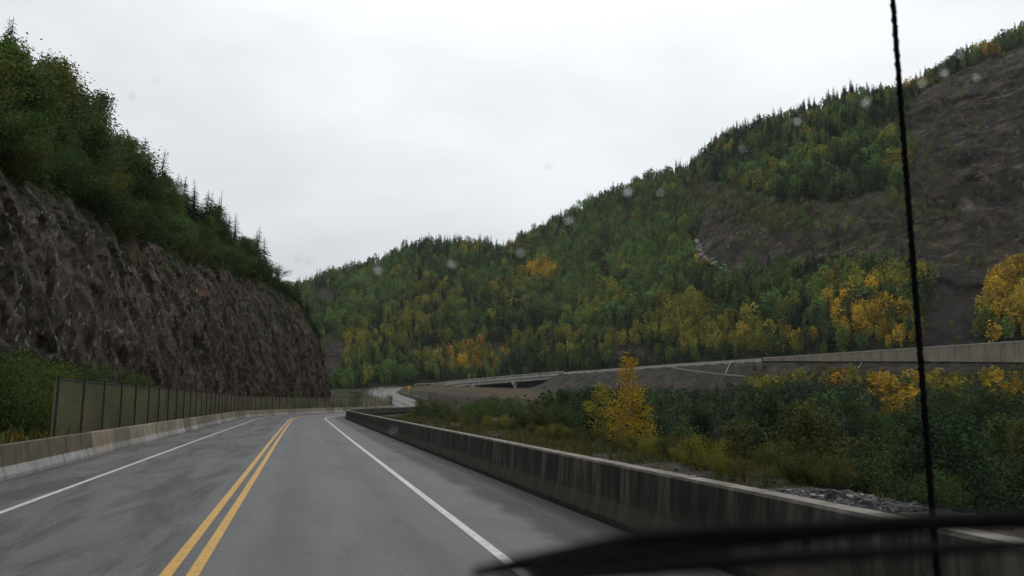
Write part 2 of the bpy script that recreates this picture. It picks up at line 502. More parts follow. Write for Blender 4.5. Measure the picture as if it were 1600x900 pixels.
c = mixc(t, mrange(t, noise(t, 0.22, 6, 0.7, geovec(t, (1.2, 1.2, 0.3), (R(12), 0, 0)), 0.8), 0.48, 0.58, 0, 0.75), c, mixc(t, 1.0, c, (0.45, 0.42, 0.42), 'MULTIPLY'))
c = mixc(t, mrange(t, noise(t, 0.8, 6, 0.75, geovec(t, (1, 1, 0.5), (R(20), 0, 0)), 0.5), 0.58, 0.66, 0, 0.5), c, (0.085, 0.055, 0.022))
c = mixc(t, mrange(t, noise(t, 4.0, 5, 0.66, geovec(t, (1, 1, 0.22), (R(38), 0, 0))), 0.60, 0.65, 0, 0.9), c, (0.19, 0.185, 0.17))  # small slanting glints painted into the rock colour as pale flecks
c = mixc(t, 1.0, c, (1.16, 1.10, 1.00), 'MULTIPLY')
veg = attr(t, 'veg')
vg = ramp(t, noise(t, 1.2, 6, 0.7, ov), [(0.3, (0.014, 0.017, 0.008)), (0.6, (0.03, 0.04, 0.014)), (0.8, (0.065, 0.055, 0.022))])
c = mixc(t, veg, c, vg)
t.links.new(c, b.inputs['Base Color'])
t.links.new(mrange(t, noise(t, 1.1, 4, 0.6, ov), 0.4, 0.6, 0.5, 0.9), b.inputs['Roughness'])
b.inputs['Specular IOR Level'].default_value = 0.10
vr = N(t, 'ShaderNodeTexVoronoi', feature='F1'); vr.inputs['Scale'].default_value = 1.7; vr.inputs['Randomness'].default_value = 1.0
if 'Detail' in vr.inputs: vr.inputs['Detail'].default_value = 3.0; vr.inputs['Roughness'].default_value = 0.7
t.links.new(geovec(t, (1.0, 0.8, 0.4), (R(28), R(10), 0)), vr.inputs['Vector'])
hh = mth(t, 'ADD', mth(t, 'MULTIPLY', noise(t, 1.9, 10, 0.8, strata, 0.6), 1.1), mth(t, 'MULTIPLY', vr.outputs['Distance'], 0.7))
bump(t, b, hh, 0.7, 0.45)
M_CLIFF = m

# far mountain: rock / scree / forest floor by attributes rock, scree
m, t, b = mat('mountain_rock')
ov = geovec(t)
tilt = geovec(t, (0.8, 0.8, 0.7), (R(30), R(-35), 0))
c = ramp(t, noise(t, 0.13, 10, 0.68, tilt, 0.3), [(0.38, (0.012, 0.011, 0.011)), (0.47, (0.038, 0.032, 0.029)), (0.55, (0.066, 0.056, 0.050)), (0.62, (0.12, 0.107, 0.098)), (0.70, (0.24, 0.225, 0.21))])
c = mixc(t, mrange(t, noise(t, 0.03, 7, 0.62, geovec(t, (1, 1, 0.6)), 0.9), 0.45, 0.56, 0, 0.75), c, mixc(t, 1.0, c, (0.62, 0.60, 0.62), 'MULTIPLY'))
c = mixc(t, mrange(t, noise(t, 0.09, 9, 0.68, geovec(t, (0.4, 0.4, 2.2), (R(35), R(-20), 0)), 0.3), 0.57, 0.63, 0, 0.7), c, (0.19, 0.175, 0.165))
c = mixc(t, mrange(t, noise(t, 0.42, 5, 0.7, tilt), 0.58, 0.66, 0, 0.75), c, (0.17, 0.155, 0.14))
c = mixc(t, mrange(t, noise(t, 0.3, 5, 0.7, geovec(t, (1, 1, 0.5), (R(20), R(30), 0))), 0.56, 0.64, 0, 0.8), c, (0.014, 0.012, 0.011))
c = mixc(t, 1.0, c, (0.92, 0.80, 0.72), 'MULTIPLY')
gr = attr(t, 'grass')
gn = mth(t, 'MULTIPLY', gr, mrange(t, noise(t, 0.16, 7, 0.7, ov, 0.5), 0.42, 0.58, 0, 1))
c = mixc(t, gn, c, ramp(t, noise(t, 0.5, 5, 0.7, ov), [(0.3, (0.030, 0.036, 0.014)), (0.7, (0.075, 0.075, 0.026))]))
scr = ramp(t, noise(t, 0.3, 7, 0.7, ov), [(0.35, (0.026, 0.022, 0.019)), (0.65, (0.048, 0.041, 0.036))])
c = mixc(t, attr(t, 'scree'), c, scr)
floor_c = ramp(t, noise(t, 0.25, 7, 0.7, ov), [(0.3, (0.014, 0.015, 0.007)), (0.6, (0.03, 0.036, 0.013)), (0.8, (0.06, 0.05, 0.02))])
c = mixc(t, attr(t, 'wood'), c, floor_c)
t.links.new(c, b.inputs['Base Color']); b.inputs['Roughness'].default_value = 0.8
b.inputs['Specular IOR Level'].default_value = 0.05
crk = N(t, 'ShaderNodeTexVoronoi', feature='DISTANCE_TO_EDGE'); crk.inputs['Scale'].default_value = 0.07
cw = N(t, 'ShaderNodeTexNoise'); cw.inputs['Scale'].default_value = 0.12; cw.inputs['Detail'].default_value = 6
cs1 = N(t, 'ShaderNodeVectorMath', operation='SCALE'); cs1.inputs['Scale'].default_value = 9.0
cs2 = N(t, 'ShaderNodeVectorMath', operation='ADD')
t.links.new(ov, cw.inputs['Vector']); t.links.new(cw.outputs['Color'], cs1.inputs[0]); t.links.new(cs1.outputs[0], cs2.inputs[0]); t.links.new(geovec(t, (1.2, 1.2, 0.55), (R(25), R(-40), 0)), cs2.inputs[1]); t.links.new(cs2.outputs[0], crk.inputs['Vector'])
rocky = mth(t, 'MULTIPLY', mrange(t, crk.outputs['Distance'], 0.01, 0.06, 0.7, 0), mth(t, 'SUBTRACT', 1.0, attr(t, 'wood')))
c = mixc(t, rocky, c, (0.014, 0.012, 0.012))
t.links.new(c, b.inputs['Base Color'])
bump(t, b, noise(t, 0.16, 12, 0.72, tilt, 0.8), 0.9, 5.0)
M_MTN = m

# ground: gravel by the road, brown meadow, forest floor
m, t, b = mat('ground_soil')
ov = geovec(t)
gv = ramp(t, noise(t, 2.2, 8, 0.7, ov), [(0.36, (0.016, 0.014, 0.011)), (0.5, (0.044, 0.037, 0.028)), (0.66, (0.10, 0.088, 0.07))])
md = ramp(t, noise(t, 0.35, 8, 0.72, ov, 0.6), [(0.36, (0.030, 0.036, 0.013)), (0.5, (0.060, 0.045, 0.025)), (0.66, (0.085, 0.068, 0.044))])
ff = ramp(t, noise(t, 0.5, 6, 0.7, ov), [(0.3, (0.010, 0.012, 0.006)), (0.7, (0.03, 0.034, 0.013))])
em = ramp(t, noise(t, 0.35, 9, 0.68, ov), [(0.38, (0.020, 0.0175, 0.0135)), (0.52, (0.036, 0.032, 0.026)), (0.64, (0.055, 0.050, 0.042))])
c = mixc(t, attr(t, 'meadow'), ff, md)
c = mixc(t, attr(t, 'bank'), c, em)
c = mixc(t, attr(t, 'gravel'), c, gv)
t.links.new(c, b.inputs['Base Color']); b.inputs['Roughness'].default_value = 0.9; b.inputs['Specular IOR Level'].default_value = 0.08
bump(t, b, noise(t, 4, 8, 0.8, ov), 0.6, 0.08)
M_GROUND = m
m, t, b = mat('shale')
oi = N(t, 'ShaderNodeNewGeometry')
t.links.new(ramp(t, oi.outputs['Random Per Island'], [(0.0, (0.014, 0.014, 0.015)), (0.7, (0.048, 0.048, 0.048)), (0.92, (0.10, 0.098, 0.095)), (1.0, (0.34, 0.33, 0.31))]), b.inputs['Base Color'])
b.inputs['Roughness'].default_value = 0.7; b.inputs['Specular IOR Level'].default_value = 0.2
M_SHALE = m
def plain(name, col, rough=0.5, metal=0.0, bumpy=0):
    m, t, b = mat(name)
    c = ramp(t, noise(t, 30, 4, vec=objvec(t)), [(0.3, tuple(x*0.8 for x in col)), (0.7, tuple(min(1, x*1.2) for x in col))])
    t.links.new(c, b.inputs['Base Color']); b.inputs['Roughness'].default_value = rough; b.inputs['Specular IOR Level'].default_value = 0.5 if rough < 0.7 else 0.05; b.inputs['Metallic'].default_value = metal
    return m
M_BLACK = plain('black_rubber', (0.004, 0.004, 0.0045), 0.9)
M_WIPER = plain('satin_black_metal', (0.004, 0.004, 0.0045), 0.85)
M_CARP = plain('dark_car_paint', (0.012, 0.012, 0.014), 0.25)
M_SIGNY = plain('yellow_sign_sheeting', (0.55, 0.26, 0.02), 0.5)
M_SIGND = plain('sign_back', (0.02, 0.02, 0.022), 0.6)
M_WHITE = plain('white_plastic', (0.55, 0.55, 0.53), 0.5)

# ------------------------------------------------------------------ road centre line (yellow line) and terrain heights
CTRL = np.array([(-1.18, -40, 0), (-1.18, -10, 0), (-1.18, 20, 0), (-1.18, 45, 0), (-1.1, 72, 0), (-0.8, 94, 0.0), (1.8, 115, -0.05), (8.5, 134, 0.0), (17.5, 152, 0.12), (24, 174, 0.3),
                 (27.5, 200, 0.6), (29.3, 230, 1.4), (30, 262, 2.65), (29.5, 292, 4.2), (31, 318, 5.7), (38, 341, 7.3), (51, 356, 8.7), (66, 357, 9.9), (82, 344, 11.2),
                 (96, 325, 12.2), (107, 300, 12.9), (117, 272, 13.3), (127, 240, 13.7), (146, 202, 14.4), (172, 160, 15.6), (196, 122, 16.5), (220, 80, 17.4)], float)
def catmull(P, n=24):
    out = []
    Q = np.vstack([2*P[0]-P[1], P, 2*P[-1]-P[-2]])
    for i in range(1, len(Q)-2):
        p0, p1, p2, p3 = Q[i-1], Q[i], Q[i+1], Q[i+2]
        for k in range(n):
            u = k/n
            out.append(0.5*((2*p1)+(-p0+p2)*u+(2*p0-5*p1+4*p2-p3)*u*u+(-p0+3*p1-3*p2+p3)*u**3))
    out.append(P[-1])
    return np.array(out)
_c = catmull(CTRL)
_s = np.concatenate([[0], np.cumsum(np.linalg.norm(np.diff(_c[:, :2], axis=0), axis=1))])
S_ALL = np.arange(0, _s[-1], 1.0)
CL = np.stack([np.interp(S_ALL, _s, _c[:, k]) for k in range(3)], 1)
S_ALL = S_ALL - 40.0                      # arc length 0 beside the camera
TG = np.gradient(CL[:, :2], axis=0); TG /= np.linalg.norm(TG, axis=1)[:, None]
NR = np.stack([TG[:, 1], -TG[:, 0]], 1)  # to the right of travel
def road(s, d=0.0):
    s = np.asarray(s, float)
    p = np.stack([np.interp(s, S_ALL, CL[:, k]) for k in range(3)], -1)
    n = np.stack([np.interp(s, S_ALL, NR[:, k]) for k in range(2)], -1)
    n = n/np.linalg.norm(n, axis=-1, keepdims=True)
    p[..., :2] += n*np.asarray(d, float)[..., None]
    return p
def rnormal(s):
    n = np.array([np.interp(s, S_ALL, NR[:, k]) for k in range(2)])
    n /= np.linalg.norm(n)
    return np.array([n[0], n[1], 0.0])
def s_at_px(px, d, lo, hi):
    ss = np.linspace(lo, hi, 400)
    q, _, _ = proj(road(ss, np.full(400, d)))
    return float(ss[np.argmin(np.abs(q-px))])
BR0 = s_at_px(681, 4.6, 380, 480) if False else None
_ss = np.linspace(300, 560, 1200)
_pp, _, _ = proj(road(_ss, np.full(1200, 4.9)))
S_B0 = float(_ss[np.argmin(np.abs(_pp-682))])
S_B1 = float(_ss[np.argmin(np.abs(_pp-876))])
S_RW0 = float(np.linspace(430, 640, 1200)[np.argmin(np.abs(proj(road(np.linspace(430, 640, 1200), np.full(1200, 4.9)))[0]-1190))])
S_END = float(S_ALL[-1])
print('bridge', S_B0, S_B1, 'retaining', S_RW0, 'end', S_END)

RW_PX = proj(road(S_ALL, np.full(len(S_ALL), 6.0)))[0]
RW_H = np.interp(RW_PX, [1180, 1230, 1290, 1400, 1500, 1600, 1700, 2000], [0.25, 0.7, 1.5, 2.6, 3.6, 4.6, 5.0, 5.2])
RW_H = np.where(S_ALL < S_RW0, 0.0, np.where(RW_PX < -9000, 5.2, RW_H))
def floor_h(x, y):
    r = np.hypot(x, y); az = np.degrees(np.arctan2(x, y))
    k = np.interp(az, [0, 7, 10, 14, 17, 20, 22, 28, 36, 50], [0.036, 0.037, 0.039, 0.0395, 0.043, 0.0435, 0.043, 0.045, 0.068, 0.072])
    b0 = np.interp(az, [0, 13, 18, 23, 60], [-4.0, -4.5, -5.5, -8.5, -9.5])
    return b0 + (np.clip(r, 0, 420)-30)*k + 0.6*fbm(x/14, y/14, 0, 3, 3)
_bank = (S_ALL < S_B0-2) | (S_ALL > S_B1+1)
_bx = CL[_bank]; _bn = NR[_bank]; _bs = S_ALL[_bank]
def terrain(x, y):
    """height, signed distance to the road, arc length"""
    shp = x.shape
    X, Y = x.ravel(), y.ravel()
    H = np.empty_like(X); DD = np.empty_like(X); SS = np.empty_like(X)
    for i0 in range(0, len(X), 4000):
        xs, ys = X[i0:i0+4000], Y[i0:i0+4000]
        d2 = (xs[:, None]-_bx[None, :, 0])**2+(ys[:, None]-_bx[None, :, 1])**2
        j = np.argmin(d2, 1)
        dist = np.sqrt(d2[np.arange(len(xs)), j])
        sg = np.sign((xs-_bx[j, 0])*_bn[j, 0]+(ys-_bx[j, 1])*_bn[j, 1])
        zr = _bx[j, 2]; s = _bs[j]
        near = s < 290
        wr = np.where(near, np.interp(s, [0, 40, 90, 130, 200, 260], [11.0, 18.5, 23.0, 26.0, 26.0, 8.5]), 6.6)
        wdt = np.where(sg > 0, wr, np.where(near, 14.0, 9.0))
        drop = np.where(near, 0.22, 0.12)
        slope = np.where(near, 0.62, 0.66)
        top = zr-drop-np.where((sg > 0) & (dist > 3.0), np.interp(s, S_ALL, RW_H), 0)-np.clip(dist-6.2, 0, None)*np.where(near, 0.012, 0.02)
        bankz = top-slope*np.clip(dist-wdt, 0, None)
        fl = floor_h(xs, ys)
        h = np.maximum(bankz, fl)
        # soft toe where bank meets floor
        k_ = 1.2
        h = k_*np.log(np.exp(np.clip(bankz/k_, -60, 60))+np.exp(np.clip(fl/k_, -60, 60)))
        on = dist < 6.4
        h = np.where(on, np.minimum(np.minimum(zr-drop, top), h), h)
        h = np.where(dist > wdt, h, np.minimum(h, top))
        H[i0:i0+4000] = h; DD[i0:i0+4000] = dist*sg; SS[i0:i0+4000] = s
    return H.reshape(shp), DD.reshape(shp), SS.reshape(shp)

gx = np.concatenate([[-1400, -900, -500, -300, -160, -90], np.arange(-50, 60, 1.0), np.arange(60, 300, 2.2), [320, 380, 500, 800, 1200, 1700]])
gy = np.concatenate([[-900, -600, -350, -180, -90], np.arange(-40, 120, 1.0), np.arange(120, 420, 2.0), [440, 500, 650, 900, 1300, 1900]])
GX, GY = np.meshgrid(gx, gy, indexing='ij')
GH, GD, GS = terrain(GX, GY)
far = np.maximum(np.abs(GX-100)/1.0, np.abs(GY-150))
GH = np.where(far > 330, -12.0, GH)
lump = 0.10*fbm(GX/1.7, GY/1.7, 0, 21, 3)
GH = GH + np.where(np.abs(GD) > 7.0, lump, 0)
nearbank = (GS < 290)
dist = np.abs(GD)
w_grav = np.where(nearbank & (GD > 0), 1-sstep(11, 17, GD+2.0*fbm(GX/5, GY/5, 0, 8, 3)-np.clip(GS-70, 0, 60)*0.18), np.where(GD > 0, 0, 0.5*(1-sstep(8, 11, dist))))
w_bank = np.where(~nearbank & (GD > 0) & (GS > S_B1), 1-sstep(22, 36, dist+3*fbm(GX/9, GY/9, 0, 9, 3)), 0)
pxg, pyg, _ = proj(np.stack([GX.ravel(), GY.ravel(), GH.ravel()], 1))
w_mead = (sstep(560, 600, pxg)*(1-sstep(820, 900, pxg))).reshape(GX.shape)*sstep(60, 110, np.hypot(GX, GY))
ground = mesh_np('ground', np.stack([GX.ravel(), GY.ravel(), GH.ravel()], 1), grid_faces(len(gx), len(gy)), M_GROUND, smooth=True,
                 attrs={'gravel': ('POINT', 'FLOAT', np.clip(w_grav, 0, 1)), 'bank': ('POINT', 'FLOAT', np.clip(w_bank, 0, 1)), 'meadow': ('POINT', 'FLOAT', np.clip(w_mead, 0, 1))})
tag(ground, kind='structure')
def ground_z(x, y):
    return float(terrain(np.array([float(x)]), np.array([float(y)]))[0][0])

# road sheet and painted lines
def strip(name, d0, d1, s0, s1, nd, mtl, lift, step=1.0):
    ss = np.arange(s0, s1, step); dd = np.linspace(d0, d1, nd)
    SSg, DDg = np.meshgrid(ss, dd, indexing='ij')
    P = road(SSg, DDg)
    P[..., 2] += lift
    at = np.stack([DDg.ravel(), SSg.ravel(), 0*DDg.ravel()], 1)
    o = mesh_np(name, P.reshape(-1, 3), grid_faces(len(ss), nd)[:, ::-1], mtl, attrs={'rd': ('POINT', 'FLOAT_VECTOR', at)}, smooth=True)
    return tag(o, kind='structure')
strip('road', -6.2, 6.1, -38, S_END-1, 13, M_ASPHALT, 0.0)
strip('road_marking', -0.20, -0.07, -38, S_END-1, 2, M_YEL, 0.006)
strip('road_marking', 0.07, 0.20, -38, S_END-1, 2, M_YEL, 0.006)
strip('road_marking', -3.60, -3.48, -38, S_END-1, 2, M_WHI, 0.006)
strip('road_marking', 3.44, 3.57, -38, S_END-1, 2, M_WHI, 0.006)

# ------------------------------------------------------------------ the concrete wall on the right, all the way to the bridge
def wall_mesh(name, prof, s0, s1, d, step, mtl):
    ss = np.arange(s0, s1, step)
    k = len(prof)
    V, A = [], []
    for s in ss:
        p = road(np.array(s), np.array(d)); n = rnormal(s)
        wob = 0.012*float(vnoise(s/3.0, 0.5, 0, 4))
        for o, h in prof:
            V.append(p+n*(o+wob)+np.array([0, 0, h])); A.append((h, s, o))
    f = [(i*k+j, (i+1)*k+j, (i+1)*k+(j+1) % k, i*k+(j+1) % k) for i in range(len(ss)-1) for j in range(k)]
    f += [tuple(range(k)), tuple((len(ss)-1)*k+j for j in range(k))[::-1]]
    return mesh_np(name, np.array(V), f, mtl, attrs={'rd': ('POINT', 'FLOAT_VECTOR', np.array(A))})
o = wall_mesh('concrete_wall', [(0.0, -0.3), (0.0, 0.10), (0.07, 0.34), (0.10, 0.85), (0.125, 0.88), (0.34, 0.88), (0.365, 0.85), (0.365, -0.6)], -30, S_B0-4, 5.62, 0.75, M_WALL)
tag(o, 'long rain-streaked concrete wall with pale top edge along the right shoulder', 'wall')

# precast barrier segments on the left shoulder
prof_body = [(-0.08, 0.30), (-0.16, 0.78), (-0.18, 0.80), (-0.31, 0.80), (-0.33, 0.78), (-0.41, 0.30)]
prof_toe = [(0.0, -0.12), (0.0, 0.09), (-0.078, 0.298), (-0.412, 0.298), (-0.49, 0.09), (-0.49, -0.12)]
SEG = 3.05
def barrier(s, low, tint, label):
    e0 = empty('concrete_barrier', road(np.array(s+SEG/2), np.array(-5.5)))
    tag(e0, label, 'barrier', 'precast concrete barrier segments along the fence')
    off = -np.array(e0.location)
    hh = 0.0
    for nm, prof, mm in (('body', prof_body, M_BAR), ('toe', prof_toe, M_TOE)):
        fr = []
        for q in np.linspace(s+0.012, s+SEG-0.012, 3):
            fr.append((road(np.array(q), np.array(-5.5 if not low else -5.42))+off, -(-rnormal(q))))
        mb = MB(); mb.sweep(prof, fr)
        o = mb.build(nm, mm, e0)
        o.color = (*tint, 1) if nm == 'body' else (*(low if low else tint), 1)
for i in range(118):
    s = -13 + i*SEG
    if s+SEG > S_B0-4: break
    rr = random.random()
    px0 = proj(road(np.array([s+SEG/2]), np.array([-5.5])))[0][0]
    if s < 28:
        tint, low = (0.62, 0.56, 0.47), (1.0, 1.0, 0.98)
        lab = 'brown stained concrete barrier segment with pale grey toe before the fence starts' if s+SEG < 24 else 'brown stained barrier segment with pale toe under the first fence panels'
    elif s < 31.5:
        tint, low = (1.25, 1.15, 0.98), (1.0, 0.9, 0.78)
        lab = 'cleaner pale buff barrier segment where the stained run ends'
    else:
        kk = rr
        g = 0.7+0.75*kk
        tint = (g, g*0.95, g*0.85); low = (g*0.8, g*0.78, g*0.74)
        where = 'at the foot of the near fence panels' if s < 60 else ('under the middle of the fence run' if s < 120 else ('on the outside of the bend' if s < 235 else 'beside the far road before the bridge'))
        lab = ('pale weathered' if kk > 0.6 else ('dark grimy' if kk < 0.3 else 'grey mottled'))+' concrete barrier segment '+where
    barrier(s, low, tint, lab)

# chain-link fence behind the barrier
fence = empty('chain_link_fence', road(np.array(27.3), np.array(-6.05)))
tag(fence, 'olive chain-link debris fence with dark posts along the cliff foot', 'fence')
foff = -np.array(fence.location)
F0, F1 = 27.3, 236.0
ss = np.arange(F0, F1, 1.0)
V = []; A = []
for s in ss:
    sag = 0.05*math.sin((s-F0)/3.05*math.pi)**2
    for h in (0.05, 2.52-sag):
        V.append(road(np.array(s), np.array(-6.16))+foff+np.array([0, 0, h])); A.append((h, s, 0))
mesh_np('chain_link_mesh', np.array(V), grid_faces(len(ss), 2), M_MESH, fence, attrs={'rd': ('POINT', 'FLOAT_VECTOR', np.array(A))})
mb = MB(); mb.tube([road(np.array(s), np.array(-6.14))+foff+np.array([0, 0, 2.50]) for s in ss], 0.022, 6)
mb.build('top_wire', M_POST, fence)
k = 0
while F0+k*3.05 < F1:
    s = F0+k*3.05
    p = road(np.array(s), np.array(-6.06))+foff
    mb = MB()
    lean = rnormal(s)*random.uniform(-0.03, 0.03)
    mb.tube([p+np.array([0, 0, -0.2]), p+lean+np.array([0, 0, 2.58])], 0.036, 8)
    mb.tube([p+lean+np.array([0, 0, 2.58]), p+lean+np.array([0, 0, 2.62])], [0.05, 0.03], 8)
    mb.build('post', M_POST, fence)
    k += 1

# ------------------------------------------------------------------ the near rock cliff on the left
cs = np.concatenate([np.arange(-25, 20, 1.2), np.arange(20, 215, 0.34)])
ct = np.concatenate([np.linspace(0, 1, 92), np.linspace(1, 2, 40)[1:]])   # 0..1 the face, 1..2 the wooded slope above
zt_s = np.array([-25, 0, 20, 55, 97, 125, 145, 158, 166, 172, 179, 187, 196, 206, 215])
zt_v = np.array([9.5, 10.8, 12.3, 15.8, 19.6, 23.0, 24.0, 22.5, 19, 15, 10.5, 6.0, 2.6, 0.6, 0.2])
sl_s = np.array([-25, 20, 60, 100, 140, 160, 175, 190, 215])
sl_v = np.array([11, 12, 17, 16.5, 10, 7, 3, 0, -2.0])
_cb = catmull(np.array([(-1.18, -40, 0), (-1.18, 45, 0), (-0.85, 75, 0), (0.6, 100, 0), (4.5, 125, 0), (11, 150, 0), (19, 175, 0), (25.5, 200, 0), (29, 230, 0), (30, 262, 0)], float))
_cbs = np.concatenate([[0], np.cumsum(np.linalg.norm(np.diff(_cb[:, :2], axis=0), axis=1))])-40.0
def cliff_base(s, d):
    e_ = 0.5
    p = np.stack([np.interp(s, _cbs, _cb[:, k]) for k in range(3)], -1)
    t_ = np.stack([np.interp(s+e_, _cbs, _cb[:, k])-np.interp(s-e_, _cbs, _cb[:, k]) for k in range(2)], -1)
    t_ /= np.linalg.norm(t_, axis=-1, keepdims=True)
    p[..., 0] += t_[..., 1]*d; p[..., 1] -= t_[..., 0]*d
    return p, np.stack([t_[..., 1], -t_[..., 0]], -1)
def cliff_point(s, tt):
    """s, tt arrays (same shape): position on the cliff surface before roughening"""
    zt = np.interp(s, zt_s, zt_v); sl = np.interp(s, sl_s, sl_v)
    toe = 11.2 + 0.9*fbm(s/17, 0.3, 0, 41, 3)
    face_w = 0.26*zt + 1.0
    fa = np.clip(tt, 0, 1); ba = np.clip(tt-1, 0, 1)
    out = toe + face_w*(fa**1.15) + ba*(10+30*ba)
    h = -0.6 + (zt+0.6)*np.sin(fa*math.pi/2*0.92)/math.sin(math.pi/2*0.92) + sl*np.sin(ba*math.pi/2)
    p = cliff_base(s, -out)[0]
    zb = np.interp(s, S_ALL, CL[:, 2])
    # past the bend the cliff turns away from the road
    ex = np.clip(s-170, 0, None)
    p[..., 0] -= ex*0.32
    p[..., 2] = zb*0.3 + h
    return p, fa, ba
CS, CT = np.meshgrid(cs, ct, indexing='ij')
CP, FA, BA = cliff_point(CS, CT)
amp = sstep(0.0, 0.12, FA)*(1-sstep(0.0, 0.25, BA))
amp = np.maximum(amp, 0.25*sstep(0, 0.1, FA))
x, y, z = CP[..., 0], CP[..., 1], CP[..., 2]
q1 = y*0.9+z*0.35; q2 = z-y*0.18
rel = 0.8*ridged(y/17, z/40, x/17, 51, 3) + 0.55*(cell(q1/2.6, q2/9.0, x/4, 61)-0.5) + 0.40*(cell(q1/1.3, q2/3.4, x/2, 62)-0.5) + 0.26*(cell(q1/0.6, q2/1.2, x/1, 63)-0.5) + 0.12*ridged(q1/0.9, q2/2.6, x, 52, 4)
nx = cliff_base(CS, 0*CS)[1]
fade_end = 1-0.6*sstep(180, 205, CS)
CP[..., 0] += nx[..., 0]*rel*amp*fade_end
CP[..., 1] += nx[..., 1]*rel*amp*fade_end
CP[..., 2] += amp*fade_end*0.2*(cell(q1/2.2, q2/2.2, x/2, 65)-0.5) + 0.8*BA*fbm(x/5, y/5, 0, 66, 3)
rim = 0.90 - 0.20*(0.5+0.5*vnoise(CS/9, 0.1, 0, 71)) - 0.10*(0.5+0.5*vnoise(CS/2.6, 0.4, 0, 72))
veg = sstep(-0.03, 0.05, CT-rim)
veg = np.maximum(veg, 0.8*sstep(0.3, 0.6, fbm(x/3.5, y/3.5, z/2.0, 73, 3))*sstep(0.2, 0.6, FA))
cliff = mesh_np('rock_cliff', CP.reshape(-1, 3), grid_faces(len(cs), len(ct)), M_CLIFF, attrs={'veg': ('POINT', 'FLOAT', veg)})
tag(cliff, kind='structure')
_CPz = CP
def on_cliff(s, tt):
    i = np.clip(np.searchsorted(cs, s), 0, len(cs)-1); j = np.clip(np.searchsorted(ct, tt), 0, len(ct)-1)
    return _CPz[i, j]

# ------------------------------------------------------------------ the far mountain
# foot: just beyond the far road;  crest: measured skyline (pixel column, pixel row) at a chosen range
maz = np.radians(np.concatenate([np.arange(-14, 62, 0.14)]))
sky_px = [(-60, 430), (300, 470), (440, 462), (480, 447), (520, 434), (560, 424), (600, 412), (640, 390), (670, 384), (700, 384), (745, 387), (790, 392), (820, 377), (850, 360), (900, 332), (960, 305),
          (1000, 289), (1080, 264), (1105, 240), (1130, 221), (1200, 197), (1280, 177), (1330, 156), (1400, 154), (1440, 136), (1500, 100), (1560, 76), (1600, 58), (1700, 25), (1900, -40), (2200, -80)]
def elev_of(px, py):
    v = ray(px, py); return math.atan2(v[1]*0+math.hypot(v[0], v[1]), v[2])
s_az = np.array([math.atan2(*ray(a, b)[:2]) for a, b in sky_px])
s_tan = np.array([ray(a, b)[2]/math.hypot(*ray(a, b)[:2]) for a, b in sky_px])
c_rng = np.interp(np.degrees(maz), [-14, 0, 8, 14, 20, 27, 33, 40, 47, 62], [640, 640, 600, 600, 610, 590, 540, 500, 520, 540])
# range of the far road's outer edge for each azimuth
rp = road(S_ALL, np.full(len(S_ALL), -9.5))
sel = S_ALL > 300
raz = np.arctan2(rp[sel, 0], rp[sel, 1]); rrg = np.hypot(rp[sel, 0], rp[sel, 1]); rz_ = rp[sel, 2]
fr = []; fz = []
for a in maz:
    mm = np.abs(raz-a) < R(0.7)
    if mm.any():
        j = np.argmax(np.where(mm, rrg, -1)); fr.append(rrg[j]); fz.append(rz_[j])
    else:
        fr.append(np.nan); fz.append(np.nan)
fr = np.array(fr); fz = np.array(fz); ok = ~np.isnan(fr)
fr = np.interp(maz, maz[ok], fr[ok]); fz = np.interp(maz, maz[ok], fz[ok])
ker = np.ones(9)/9
fr = np.convolve(np.pad(fr, 4, 'edge'), ker, 'valid'); fz = np.convolve(np.pad(fz, 4, 'edge'), ker, 'valid')
fr = np.maximum(fr, 250.0)
mt = np.concatenate([np.linspace(-0.06, 1.0, 190), np.linspace(1.0, 1.9, 24)[1:]])
MA, MT = np.meshgrid(maz, mt, indexing='ij')
ctan = np.interp(MA, s_az, s_tan)
crng = c_rng[:, None]+0*MT
cz = EYE[2]+ctan*crng
frr = fr[:, None]+0*MT; fzz = fz[:, None]+0*MT
tt = np.clip(MT, -0.06, 1)
shape = np.sign(tt)*np.abs(tt)**1.0
rockside = sstep(R(24), R(31), MA)
prof = np.where(tt < 0, tt*0.3, (1-rockside)*(0.82*tt+0.18*tt**2) + rockside*(0.62*tt+0.38*np.interp(tt, [0, .25, .42, .75, 1.0], [0, .10, .40, .85, 1.0])))
MR = frr + (crng-frr)*tt
MZ = fzz + (cz-fzz)*prof
back = np.clip(MT-1, 0, None)
MR = MR + back*500
MZ = MZ - back*back*170 - back*70
rc0 = frr
MX = MR*np.sin(MA); MY = MR*np.cos(MA)
mpx, mpy, _ = proj(np.stack([MX.ravel(), MY.ravel(), MZ.ravel()], 1))
mpx = mpx.reshape(MX.shape); mpy = mpy.reshape(MX.shape)
def in_poly(px, py, poly):
    c = np.zeros(px.shape, bool); n = len(poly)
    for i in range(n):
        x1, y1 = poly[i]; x2, y2 = poly[(i+1) % n]
        cond = ((y1 > py) != (y2 > py)) & (px < (x2-x1)*(py-y1)/((y2-y1) if y2 != y1 else 1e-9)+x1)
        c ^= cond
    return c
ROCK = [(1068, 300), (1100, 283), (1160, 300), (1225, 322), (1300, 322), (1360, 300), (1405, 300), (1425, 250), (1405, 215), (1425, 160), (1470, 128), (1530, 98), (1580, 84), (1640, 70), (1900, 10), (2300, 0),
        (2300, 470), (1640, 420), (1560, 440), (1500, 450), (1440, 432), (1380, 424), (1300, 432), (1200, 438), (1140, 438), (1108, 425), (1090, 385), (1078, 340)]
SCREE = [(1430, 425), (1600, 405), (1590, 430), (1545, 480), (1520, 550), (1440, 552), (1432, 500), (1460, 455)]
